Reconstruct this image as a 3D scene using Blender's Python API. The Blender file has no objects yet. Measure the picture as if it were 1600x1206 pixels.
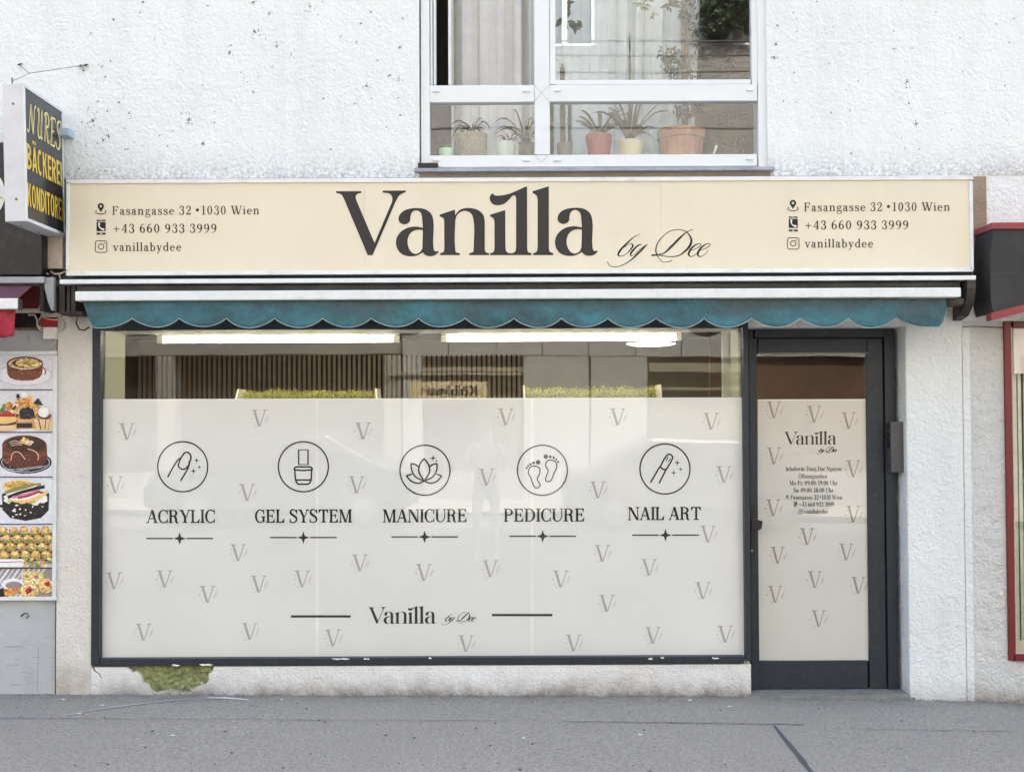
import bpy, bmesh, math, random
from mathutils import Vector, Matrix
random.seed(7)
R = math.radians
C = bpy.context.scene.collection
sc = bpy.context.scene

# ------------------------------------------------------------------ camera
F, CX, CY, D, EYE = 1855.0, 800.0, 603.0, 7.0, 1.65
PITCH, ROLL = math.atan(47.0 / F), R(0.25)
fw = Vector((0, math.cos(PITCH), math.sin(PITCH)))
r0 = Vector((1, 0, 0)); u0 = Vector((0, -math.sin(PITCH), math.cos(PITCH)))
rt = r0 * math.cos(ROLL) - u0 * math.sin(ROLL)
up = u0 * math.cos(ROLL) + r0 * math.sin(ROLL)
CAM = Vector((0, -D, EYE))
cd = bpy.data.cameras.new('camera'); cam = bpy.data.objects.new('camera', cd); C.objects.link(cam)
cam.matrix_world = Matrix(((rt.x, up.x, -fw.x, CAM.x), (rt.y, up.y, -fw.y, CAM.y), (rt.z, up.z, -fw.z, CAM.z), (0, 0, 0, 1)))
cd.sensor_width = 36; cd.lens = F / 1600 * 36; cd.clip_end = 500; cd.clip_start = .02
sc.camera = cam

# ------------------------------------------------------------------ light
SUN_EL, SUN_AZ = 52, 12        # sun stands behind the shop's building, a little to the right
w = bpy.data.worlds.new('World'); sc.world = w; w.use_nodes = True
nt = w.node_tree; bg = nt.nodes['Background']
sky = nt.nodes.new('ShaderNodeTexSky'); sky.sky_type = 'NISHITA'; sky.sun_disc = False
sky.sun_elevation = R(SUN_EL); sky.sun_rotation = R(SUN_AZ)
sky.air_density = 1.0; sky.dust_density = 7.0; sky.ozone_density = 0.6
nt.links.new(sky.outputs[0], bg.inputs[0]); bg.inputs[1].default_value = 0.14
sd = bpy.data.lights.new('sun', 'SUN'); sd.energy = 3.6; sd.angle = R(0.5); sd.color = (1, .95, .87)
sun = bpy.data.objects.new('sun', sd); C.objects.link(sun)
sdir = Vector((math.sin(R(SUN_AZ)) * math.cos(R(SUN_EL)), math.cos(R(SUN_AZ)) * math.cos(R(SUN_EL)), math.sin(R(SUN_EL))))
sun.rotation_euler = sdir.to_track_quat('Z', 'Y').to_euler()
sc.view_settings.view_transform = 'Standard'; sc.view_settings.look = 'None'
sc.view_settings.gamma = 1; sc.view_settings.use_curve_mapping = False
sc.view_settings.exposure = 2.80
try:
    sc.cycles.use_denoising = True
    sc.cycles.max_bounces = 10; sc.cycles.transparent_max_bounces = 16; sc.cycles.diffuse_bounces = 5
except Exception: pass

# ------------------------------------------------------------------ projection helpers
def P(px, py, y=0.0):
    d = fw + rt * ((px - CX) / F) + up * ((CY - py) / F)
    return CAM + d * ((y + D) / d.y)
def X(px, py=650, y=0.0): return P(px, py, y).x
def Z(py, px=800, y=0.0): return P(px, py, y).z

# ------------------------------------------------------------------ materials
def lin(c):
    return tuple((v / 12.92 if v <= .04045 else ((v + .055) / 1.055) ** 2.4) for v in (x / 255 for x in c))
class NT:
    def __init__(s, name):
        s.m = bpy.data.materials.new(name); s.m.use_nodes = True
        s.t = s.m.node_tree; s.b = s.t.nodes['Principled BSDF']; s.out = s.t.nodes['Material Output']
    def n(s, typ, **k):
        x = s.t.nodes.new(typ)
        for a, v in k.items(): setattr(x, a, v)
        return x
    def l(s, a, b): s.t.links.new(a, b)
    def coord(s, scale=(1, 1, 1)):
        g = s.n('ShaderNodeNewGeometry'); mp = s.n('ShaderNodeMapping'); mp.inputs['Scale'].default_value = scale
        s.l(g.outputs['Position'], mp.inputs['Vector']); return mp.outputs[0]
    def noise(s, scale, detail=4, rough=.6, co=None):
        x = s.n('ShaderNodeTexNoise'); x.inputs['Scale'].default_value = scale
        x.inputs['Detail'].default_value = detail; x.inputs['Roughness'].default_value = rough
        s.l(co or s.coord(), x.inputs['Vector']); return x.outputs['Fac']
    def ramp(s, fac, a, b, ca=(0, 0, 0, 1), cb=(1, 1, 1, 1)):
        x = s.n('ShaderNodeValToRGB'); x.color_ramp.elements[0].position = a; x.color_ramp.elements[1].position = b
        x.color_ramp.elements[0].color = ca; x.color_ramp.elements[1].color = cb
        s.l(fac, x.inputs[0]); return x.outputs[0]
    def mix(s, fac, a, b, mode='MIX'):
        x = s.n('ShaderNodeMix', data_type='RGBA', blend_type=mode)
        for v, i in ((fac, 0), (a, 6), (b, 7)):
            if isinstance(v, (int, float)): x.inputs[i].default_value = v
            elif isinstance(v, tuple): x.inputs[i].default_value = (*v[:3], 1)
            else: s.l(v, x.inputs[i])
        return x.outputs[2]
    def math(s, op, a, b=0.0):
        x = s.n('ShaderNodeMath', operation=op)
        for v, i in ((a, 0), (b, 1)):
            if isinstance(v, (int, float)): x.inputs[i].default_value = v
            else: s.l(v, x.inputs[i])
        return x.outputs[0]
    def bump(s, h, strength, dist):
        x = s.n('ShaderNodeBump'); x.inputs['Strength'].default_value = strength; x.inputs['Distance'].default_value = dist
        s.l(h, x.inputs['Height']); s.l(x.outputs[0], s.b.inputs['Normal']); return x
    def zgrad(s, z0, z1):
        g = s.n('ShaderNodeNewGeometry'); sp = s.n('ShaderNodeSeparateXYZ'); s.l(g.outputs['Position'], sp.inputs[0])
        mr = s.n('ShaderNodeMapRange'); mr.inputs[1].default_value = z0; mr.inputs[2].default_value = z1
        s.l(sp.outputs[2], mr.inputs[0]); return mr.outputs[0]
def mat(name, rgb, rough=.6, metal=0, var=.08, vscale=6, bump=0, bscale=60, dirt=0, dscale=3, dcol=(60, 52, 44), spec=None, fine=0):
    t = NT(name); c = lin(rgb)
    co = t.noise(vscale)
    col = t.mix(t.ramp(co, .3, .7), tuple(v * (1 - var) for v in c), tuple(min(1, v * (1 + var)) for v in c))
    if fine: col = t.mix(t.math('MULTIPLY', t.ramp(t.noise(260, 2), .35, .7), fine), col, tuple(v * .55 for v in c))
    if dirt: col = t.mix(t.math('MULTIPLY', t.ramp(t.noise(dscale, 8, .7), .5, .75), dirt), col, lin(dcol))
    t.l(col, t.b.inputs['Base Color']); t.b.inputs['Roughness'].default_value = rough; t.b.inputs['Metallic'].default_value = metal
    if spec is not None: t.b.inputs['Specular IOR Level'].default_value = spec
    if bump: t.bump(t.noise(bscale, 5, .6), bump, .01)
    return t.m
def stucco(name, rgb, scale=42, strength=.9, dist=.012, spots=True, zband=None, warm=0, pit_shade=.25, foot=None):
    t = NT(name); c = lin(rgb)
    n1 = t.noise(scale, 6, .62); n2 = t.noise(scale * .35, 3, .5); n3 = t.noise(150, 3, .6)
    h = t.math('ADD', t.math('ADD', n1, t.math('MULTIPLY', n2, .8)), t.math('MULTIPLY', n3, .25))
    t.bump(h, strength, dist)
    col = t.mix(t.ramp(t.noise(1.3, 6), .35, .7), c, tuple(v * .93 for v in c))
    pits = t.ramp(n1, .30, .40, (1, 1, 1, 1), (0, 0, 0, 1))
    col = t.mix(t.math('MULTIPLY', pits, pit_shade), col, lin((120, 114, 106)))  # pits coloured darker where the relief dips, shade put into the colour
    st_ = t.ramp(t.noise(1, 6, .65, t.coord((4.5, 4.5, .45))), .5, .8)
    col = t.mix(t.math('MULTIPLY', st_, .12), col, lin((150, 146, 138)))
    if warm: col = t.mix(t.math('MULTIPLY', t.ramp(t.noise(2.2, 6, .7), .4, .65), warm), col, lin((205, 188, 160)))
    if spots:
        v = t.n('ShaderNodeTexVoronoi'); v.inputs['Scale'].default_value = 5.2; t.l(t.coord(), v.inputs['Vector'])
        jag = t.math('ADD', v.outputs['Distance'], t.math('MULTIPLY', t.math('SUBTRACT', t.noise(70, 5, .8), .5), .34))
        sp = t.ramp(jag, .015, .05, (1, 1, 1, 1), (0, 0, 0, 1))
        msk = t.ramp(t.noise(1.7, 4, .6), .47, .53)
        col = t.mix(t.math('MULTIPLY', t.math('MULTIPLY', sp, msk), .75), col, lin((92, 86, 80)))
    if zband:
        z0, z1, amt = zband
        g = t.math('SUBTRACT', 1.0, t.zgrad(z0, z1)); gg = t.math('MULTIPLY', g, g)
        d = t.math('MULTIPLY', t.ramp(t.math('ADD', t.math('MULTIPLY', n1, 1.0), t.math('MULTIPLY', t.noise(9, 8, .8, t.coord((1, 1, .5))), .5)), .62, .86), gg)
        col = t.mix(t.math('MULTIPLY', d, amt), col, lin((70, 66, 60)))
    if foot:
        z0, z1, amt, fc = foot
        g = t.math('SUBTRACT', 1.0, t.zgrad(z0, z1))
        d = t.math('MULTIPLY', t.ramp(t.math('ADD', t.noise(5, 8, .75), t.math('MULTIPLY', g, .35)), .52, .85), g)
        col = t.mix(t.math('MULTIPLY', d, amt), col, lin(fc))
    t.l(col, t.b.inputs['Base Color']); t.b.inputs['Roughness'].default_value = .9; t.b.inputs['Specular IOR Level'].default_value = .2
    return t.m
def emit(name, rgb, s):
    t = NT(name); t.b.inputs['Base Color'].default_value = (*lin(rgb), 1)
    t.b.inputs['Emission Color'].default_value = (*lin(rgb), 1); t.b.inputs['Emission Strength'].default_value = s; return t.m
def glass(name, f0=.05, tint=(1, 1, 1), wav=0.0):
    t = NT(name); t.t.nodes.remove(t.b)
    tr = t.n('ShaderNodeBsdfTransparent'); tr.inputs[0].default_value = (*tint, 1)
    gl = t.n('ShaderNodeBsdfGlossy'); gl.inputs['Roughness'].default_value = 0.0; gl.inputs[0].default_value = (.97, .98, 1, 1)
    gg = t.n('ShaderNodeNewGeometry'); dt = t.n('ShaderNodeVectorMath', operation='DOT_PRODUCT')
    t.l(gg.outputs['Incoming'], dt.inputs[0]); t.l(gg.outputs['True Normal'], dt.inputs[1])
    c_ = t.math('SUBTRACT', 1.0, t.math('ABSOLUTE', dt.outputs['Value']))
    fac = t.math('ADD', f0, t.math('MULTIPLY', t.math('POWER', c_, 5.0), 1 - f0))
    if wav:
        b = t.n('ShaderNodeBump'); b.inputs['Strength'].default_value = 1; b.inputs['Distance'].default_value = wav
        t.l(t.noise(1.6, 1, .4), b.inputs['Height']); t.l(b.outputs[0], gl.inputs['Normal'])
    mx = t.n('ShaderNodeMixShader'); t.l(fac, mx.inputs[0]); t.l(tr.outputs[0], mx.inputs[1]); t.l(gl.outputs[0], mx.inputs[2])
    t.l(mx.outputs[0], t.out.inputs[0]); return t.m

M = {}
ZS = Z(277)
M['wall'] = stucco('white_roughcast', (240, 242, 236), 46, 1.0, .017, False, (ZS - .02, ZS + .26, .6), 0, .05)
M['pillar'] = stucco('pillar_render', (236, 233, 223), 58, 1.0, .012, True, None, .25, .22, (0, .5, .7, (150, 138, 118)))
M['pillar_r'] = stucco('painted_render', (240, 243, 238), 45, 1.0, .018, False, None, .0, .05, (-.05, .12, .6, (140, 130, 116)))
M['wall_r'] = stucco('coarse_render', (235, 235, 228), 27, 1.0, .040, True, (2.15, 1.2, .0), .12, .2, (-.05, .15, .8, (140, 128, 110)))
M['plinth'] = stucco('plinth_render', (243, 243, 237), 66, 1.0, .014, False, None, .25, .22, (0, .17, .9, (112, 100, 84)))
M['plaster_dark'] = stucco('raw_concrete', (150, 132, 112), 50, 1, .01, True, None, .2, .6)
M['grey_wall'] = mat('grey_paint', (180, 183, 182), .6, var=.06, vscale=2.5, dirt=.3, dscale=4, dcol=(120, 118, 118), bump=.2, bscale=40)
M['cream_board'] = mat('cream_board', (205, 190, 175), .7, var=.05, dirt=.6, dscale=22, dcol=(110, 95, 80))
M['asphalt_gap'] = mat('joint', (70, 68, 68), .9)
M['anthracite'] = mat('anthracite_frame', (34, 41, 48), .5, var=.08, vscale=5, bump=.03, fine=.1, dirt=.25, dscale=30, dcol=(80, 86, 90))
M['anthracite2'] = mat('dark_gasket', (16, 18, 20), .6)
M['white_metal'] = mat('white_aluminium', (220, 223, 219), .4, var=.04, dirt=.25, dscale=9, dcol=(120, 110, 98))
M['steel_band'] = mat('dull_grey_metal', (150, 154, 160), .45, .3, var=.15, vscale=9, dirt=.5, dscale=14, dcol=(60, 58, 58))
M['dark_metal'] = mat('dark_weathered_metal', (64, 58, 52), .65, .2, var=.3, vscale=14, dirt=.5, dscale=20, dcol=(28, 24, 22))
M['black'] = mat('black_board', (16, 16, 17), .45, var=.1, dirt=.35, dscale=12, dcol=(90, 88, 86))
M['pvc'] = mat('white_pvc', (219, 222, 219), .35, var=.02, dirt=.12, dscale=6, dcol=(170, 168, 164))
M['pvc_line'] = mat('pvc_joint', (150, 150, 152), .6)
M['print_dark'] = mat('print_dark', (31, 28, 27), .5, var=.03)
M['print_edge'] = mat('print_edge', (14, 9, 6), .6, var=.02)
M['print_brown'] = mat('print_brown', (62, 46, 30), .5, var=.05)
M['print_black'] = mat('print_black', (10, 7, 7), .6, var=.03)
M['print_grey'] = mat('print_grey', (174, 170, 166), .6, var=.1, vscale=20)
M['print_grey_d'] = mat('print_grey_door', (152, 144, 132), .6, var=.1, vscale=20)
M['icon_white'] = mat('icon_white', (236, 228, 215), .5)
M['yellow'] = mat('yellow_letters', (226, 190, 70), .45, var=.08, vscale=30)
M['yellow_l'] = mat('pale_yellow_edge', (250, 235, 160), .45)
M['sign_cream'] = mat('cream_sign_film', (219, 209, 183), .38, var=.035, vscale=1.1, dirt=.10, dscale=2, dcol=(196, 172, 128))
M['seam'] = mat('sign_seam', (206, 194, 166), .5)
M['film'] = mat('frosted_film', (227, 227, 221), .5, var=.03, vscale=1.6)
M['film_door'] = mat('beige_film', (210, 208, 199), .5, var=.03, vscale=1.5)
M['film_edge'] = mat('film_edge', (238, 236, 232), .5)
M['red_frame'] = mat('oxblood_paint', (112, 30, 32), .4, var=.12, vscale=8)
M['red_trim'] = mat('red_trim', (146, 54, 56), .5, var=.12, vscale=8, dirt=.3, dscale=20)
M['red_cloth'] = mat('red_cloth', (148, 38, 52), .85, var=.3, vscale=9, bump=.4, bscale=30)
M['purple_cloth'] = mat('faded_wine_cloth', (94, 54, 66), .85, var=.15, vscale=6)
M['dred'] = mat('dark_red_board', (92, 10, 16), .6, var=.2)
M['stone'] = mat('sill_stone', (128, 129, 122), .6, var=.15, vscale=8, dirt=.6, dscale=9, dcol=(62, 60, 58), bump=.2)
M['green_plaster'] = mat('green_old_plaster', (142, 147, 98), .95, var=.5, vscale=30, bump=1, bscale=55, dirt=.5, dscale=25, dcol=(72, 76, 40))
M['teal'] = None
M['cable'] = mat('white_cable', (198, 190, 178), .6, var=.1)
M['cable_d'] = mat('dark_cable', (70, 62, 54), .6)
M['steel'] = mat('steel_wire', (120, 120, 122), .45, .6)
M['blue_metal'] = mat('pale_blue_metal', (168, 182, 196), .5, .1, var=.1)
M['glass_shop'] = glass('shop_glass', .033, (.99, .99, .985), .0006)
M['glass_house'] = glass('house_glass', .075, (.95, .97, .97), .0008)
M['tube'] = emit('tube_glow', (255, 249, 226), 6.0)
M['lamp_glow'] = emit('round_lamp_glow', (255, 252, 240), 4.0)
M['int_wall'] = mat('beige_wall', (158, 155, 138), .8, var=.05)
M['int_back'] = mat('taupe_wall', (112, 106, 92), .8, var=.05)
M['int_dark'] = mat('dark_wood', (70, 54, 38), .55, var=.25, vscale=3)
M['slat'] = mat('walnut_slat', (128, 110, 92), .5, var=.15, vscale=12)
M['felt'] = mat('black_felt', (14, 11, 9), .9)
M['ceil'] = mat('ceiling_paint', (176, 170, 150), .8)
M['floor_i'] = mat('interior_floor', (120, 112, 100), .4)
M['moss'] = mat('moss', (156, 156, 78), .9, var=.5, vscale=18)
M['white_i'] = mat('white_lacquer', (225, 222, 210), .4)
M['curtain'] = mat('grey_linen', (222, 220, 214), .9, var=.06, vscale=14, bump=.2, bscale=120)
M['curtain_w'] = mat('white_voile', (212, 216, 214), .9, var=.05, vscale=14, bump=.2, bscale=120)
M['room'] = mat('room_wall', (120, 112, 104), .8)
M['leaf'] = mat('leaf_green', (62, 78, 44), .5, var=.35, vscale=40)
M['leaf_l'] = mat('leaf_pale', (122, 132, 82), .5, var=.35, vscale=40)
M['leaf_g'] = mat('leaf_grey_green', (58, 64, 50), .6, var=.3, vscale=40)
M['pot_white'] = mat('pot_white', (205, 212, 196), .35)
M['pot_mint'] = mat('pot_mint', (190, 215, 175), .4)
M['pot_basket'] = mat('pot_basket', (158, 148, 130), .8, var=.3, vscale=90, bump=1, bscale=140)
M['pot_red'] = mat('pot_red', (150, 66, 68), .45, var=.1)
M['pot_cream'] = mat('pot_cream', (206, 194, 160), .5, var=.1)
M['pot_terra'] = mat('terracotta', (164, 116, 90), .75, var=.15, vscale=18)
M['pot_grey'] = mat('pot_grey', (100, 100, 92), .6, var=.1)
M['soil'] = mat('soil', (50, 38, 28), .95)
M['bark'] = mat('bark', (96, 78, 60), .85)
def sheet_teal():
    t = NT('teal_awning_cloth'); 
    n = t.noise(3.2, 7, .72, t.coord((1, 1, 1.6))); n2 = t.noise(14, 6, .7)
    col = t.mix(t.ramp(n, .36, .66), lin((56, 84, 88)), lin((64, 124, 132)))
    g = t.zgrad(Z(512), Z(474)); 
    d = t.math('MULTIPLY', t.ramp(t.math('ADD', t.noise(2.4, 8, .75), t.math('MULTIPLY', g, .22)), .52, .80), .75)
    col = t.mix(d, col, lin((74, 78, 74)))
    col = t.mix(t.math('MULTIPLY', t.ramp(n2, .5, .8), .35), col, lin((40, 66, 74)))
    t.l(col, t.b.inputs['Base Color']); t.b.inputs['Roughness'].default_value = .8
    t.bump(t.noise(16, 6, .7, t.coord((1, 1, .5))), 1.0, .02); return t.m
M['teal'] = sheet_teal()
M['piping'] = mat('valance_piping', (136, 160, 158), .7, var=.15, vscale=20)

# ------------------------------------------------------------------ object helpers
def link(name, me, m, parent=None, smooth=False):
    o = bpy.data.objects.new(name, me); C.objects.link(o)
    for q in (m if isinstance(m, (list, tuple)) else [m]): me.materials.append(q)
    if smooth: me.shade_smooth()
    if parent is not None: o.parent = parent; o.matrix_parent_inverse = pmi(parent)
    return o
def wm(o):
    m = Matrix.LocRotScale(o.location, o.rotation_euler, o.scale)
    return (wm(o.parent) @ o.matrix_parent_inverse @ m) if o.parent else m
def pmi(p): return wm(p).inverted()
def thing(name, label, cat, loc=(0, 0, 0), group=None):
    o = bpy.data.objects.new(name, None); C.objects.link(o); o.location = loc; o.empty_display_size = .1
    return tag(o, label, cat, group)
def tag(o, label, cat, group=None):
    o['label'] = label; o['category'] = cat
    if group: o['group'] = group
    return o
def node(name, parent, loc=None):
    o = bpy.data.objects.new(name, None); C.objects.link(o); o.empty_display_size = .1
    if loc is not None: o.location = loc
    o.parent = parent; o.matrix_parent_inverse = pmi(parent); return o
def kind(o, k='structure'): o['kind'] = k; return o
class MB:
    def __init__(s): s.v = []; s.f = []; s.mi = []; s.cur = 0
    def add(s, vs, fs):
        b = len(s.v); s.v += [tuple(v) for v in vs]
        for f in fs: s.f.append([b + i for i in f]); s.mi.append(s.cur)
    def box(s, x0, x1, y0, y1, z0, z1):
        x0, x1 = sorted((x0, x1)); y0, y1 = sorted((y0, y1)); z0, z1 = sorted((z0, z1))
        s.add([(x0, y0, z0), (x1, y0, z0), (x1, y1, z0), (x0, y1, z0), (x0, y0, z1), (x1, y0, z1), (x1, y1, z1), (x0, y1, z1)],
              [(0, 3, 2, 1), (4, 5, 6, 7), (0, 1, 5, 4), (1, 2, 6, 5), (2, 3, 7, 6), (3, 0, 4, 7)]); return s
    def pbox(s, a, b, c, d, yf, yb):      # photo-pixel corners measured on the box's front face
        return s.box(X(a, (b + d) / 2, yf), X(c, (b + d) / 2, yf), yf, yb, Z(b, (a + c) / 2, yf), Z(d, (a + c) / 2, yf))
    def prism(s, pts, yf, yb):            # pts (x,z) outline, front at yf
        n = len(pts); vs = [(x, yf, z) for x, z in pts] + [(x, yb, z) for x, z in pts]
        fs = [list(range(n)), list(range(2 * n - 1, n - 1, -1))] + [[i, i + n, (i + 1) % n + n, (i + 1) % n] for i in range(n)]
        s.add(vs, fs); return s
    def pprism(s, pts, yf, yb): return s.prism([(P(a, b, yf).x, P(a, b, yf).z) for a, b in pts], yf, yb)
    def tube(s, pts, r, n=8, cap=True, r2=None):
        pts = [Vector(p) for p in pts]; rings = []
        for i, p in enumerate(pts):
            t = (pts[min(i + 1, len(pts) - 1)] - pts[max(i - 1, 0)]).normalized()
            a = t.cross(Vector((0, 0, 1)));
            if a.length < .05: a = t.cross(Vector((0, 1, 0)))
            a.normalize(); b = t.cross(a)
            rr = r if r2 is None else r + (r2 - r) * i / (len(pts) - 1)
            rings.append([p + (a * math.cos(k * 2 * math.pi / n) + b * math.sin(k * 2 * math.pi / n)) * rr for k in range(n)])
        vs = [v for q in rings for v in q]; fs = []
        for i in range(len(pts) - 1):
            for k in range(n): fs.append((i * n + k, i * n + (k + 1) % n, (i + 1) * n + (k + 1) % n, (i + 1) * n + k))
        if cap: fs += [tuple(range(n)), tuple(range(len(vs) - 1, len(vs) - n - 1, -1))]
        s.add(vs, fs); return s
    def lathe(s, c, prof, n=20):
        c = Vector(c); vs = []
        for r, z in prof:
            for k in range(n): vs.append(c + Vector((r * math.cos(k * 2 * math.pi / n), r * math.sin(k * 2 * math.pi / n), z)))
        fs = []
        for i in range(len(prof) - 1):
            for k in range(n): fs.append((i * n + k, i * n + (k + 1) % n, (i + 1) * n + (k + 1) % n, (i + 1) * n + k))
        s.add(vs, fs); return s
    def mesh(s, name):
        me = bpy.data.meshes.new(name); me.from_pydata(s.v, [], s.f)
        me.polygons.foreach_set('material_index', s.mi); me.update(); return me
    def build(s, name, m, parent=None, bevel=0, smooth=False, recalc=True):
        me = s.mesh(name)
        if recalc:
            bm = bmesh.new(); bm.from_mesh(me); bmesh.ops.recalc_face_normals(bm, faces=bm.faces); bm.to_mesh(me); bm.free()
        o = link(name, me, m, parent, smooth)
        if bevel:
            b = o.modifiers.new('bevel', 'BEVEL'); b.width = bevel; b.segments = 2; b.limit_method = 'ANGLE'
        return o
def pb(name, m, parent, a, b, c, d, yf, yb, bevel=0): return MB().pbox(a, b, c, d, yf, yb).build(name, m, parent, bevel)
def bx(name, m, parent, *q, bevel=0): return MB().box(*q).build(name, m, parent, bevel)

# ------------------------------------------------------------------ flat print: polygons in photo pixels laid on a plane of constant y
def flat(name, faces, y, m, parent, step=1.5e-5, mats=None):
    vs = []; fs = []; mi = []
    for i, f in enumerate(faces):
        k = 0
        if mats is not None: k, f = f
        b = len(vs); yy = y - step * (i % 60 if mats is None else i)
        vs += [tuple(P(px, py, yy)) for px, py in f]; fs.append(list(range(b, b + len(f)))); mi.append(k)
    me = bpy.data.meshes.new(name); me.from_pydata(vs, [], fs); me.polygons.foreach_set('material_index', mi); me.update()
    bm = bmesh.new(); bm.from_mesh(me)
    for fc in bm.faces:
        fc.normal_update()
        if fc.normal.y > 0: fc.normal_flip()
    bm.to_mesh(me); bm.free()
    return link(name, me, mats if mats is not None else m, parent)
def hermite(pts, n=6, closed=True):
    """pts: (x,y) smooth or (x,y,1) corner"""
    out = []; L = len(pts); rng = range(L if closed else L - 1)
    def g(i): return pts[i % L] if closed else pts[max(0, min(L - 1, i))]
    for i in rng:
        p0, p1, p2, p3 = g(i - 1), g(i), g(i + 1), g(i + 2)
        c1, c2 = len(p1) > 2, len(p2) > 2
        if c1 and c2: out.append((p1[0], p1[1])); continue
        dl = math.hypot(p2[0] - p1[0], p2[1] - p1[1])
        def tan(a, b, c):
            la = math.hypot(b[0] - a[0], b[1] - a[1]) or 1; lb = math.hypot(c[0] - b[0], c[1] - b[1]) or 1
            tx = (b[0] - a[0]) / la + (c[0] - b[0]) / lb; ty = (b[1] - a[1]) / la + (c[1] - b[1]) / lb
            l = math.hypot(tx, ty) or 1; return tx / l * dl, ty / l * dl
        t1 = (p2[0] - p1[0], p2[1] - p1[1]) if c1 else tan(p0, p1, p2)
        t2 = (p2[0] - p1[0], p2[1] - p1[1]) if c2 else tan(p1, p2, p3)
        for k in range(n):
            t = k / n; a = 2 * t**3 - 3 * t**2 + 1; b = t**3 - 2 * t**2 + t; c = -2 * t**3 + 3 * t**2; d = t**3 - t**2
            out.append((a * p1[0] + b * t1[0] + c * p2[0] + d * t2[0], a * p1[1] + b * t1[1] + c * p2[1] + d * t2[1]))
    if not closed: out.append(tuple(pts[-1][:2]))
    return out
def stroke(pts, w, closed=False, n=6, smooth=True):
    q = hermite(pts, n, closed) if smooth else [tuple(p[:2]) for p in pts]
    if closed: q = q + [q[0]]
    L = len(q); W = w if isinstance(w, (list, tuple)) else [w]
    def wd(i):
        if len(W) == 1: return W[0]
        t = i / (L - 1) * (len(W) - 1); k = min(int(t), len(W) - 2); return W[k] + (W[k + 1] - W[k]) * (t - k)
    l, r = [], []
    for i in range(L):
        if closed: a, b = q[(i - 1) % (L - 1)], q[(i + 1) % (L - 1)]
        else: a, b = q[max(0, i - 1)], q[min(L - 1, i + 1)]
        dx, dy = b[0] - a[0], b[1] - a[1]; d = math.hypot(dx, dy) or 1; nx, ny = -dy / d, dx / d; h = wd(i) / 2
        l.append((q[i][0] + nx * h, q[i][1] + ny * h)); r.append((q[i][0] - nx * h, q[i][1] - ny * h))
    return [[l[i], l[i + 1], r[i + 1], r[i]] for i in range(L - 1)]
def disc(cx, cy, r, n=18, ry=None): return [[(cx + r * math.cos(k * 2 * math.pi / n), cy + (ry or r) * math.sin(k * 2 * math.pi / n)) for k in range(n)]]
def ring(cx, cy, rx, ry, tx, ty, a0=0, a1=360, n=28):
    o = []; 
    for i in range(n):
        a, b = R(a0 + (a1 - a0) * i / n), R(a0 + (a1 - a0) * (i + 1) / n)
        o.append([(cx + rx * math.cos(a), cy + ry * math.sin(a)), (cx + rx * math.cos(b), cy + ry * math.sin(b)),
                  (cx + (rx - tx) * math.cos(b), cy + (ry - ty) * math.sin(b)), (cx + (rx - tx) * math.cos(a), cy + (ry - ty) * math.sin(a))])
    return o
def rect(a, b, c, d): return [[(a, b), (c, b), (c, d), (a, d)]]
def star4(cx, cy, r, k=.22):
    pts = []
    for i in range(8):
        rr = r if i % 2 == 0 else r * k; a = R(45 * i); pts.append((cx + rr * math.cos(a), cy + rr * math.sin(a)))
    return [[(cx, cy), pts[i - 1], pts[i]] for i in range(8)]

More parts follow.
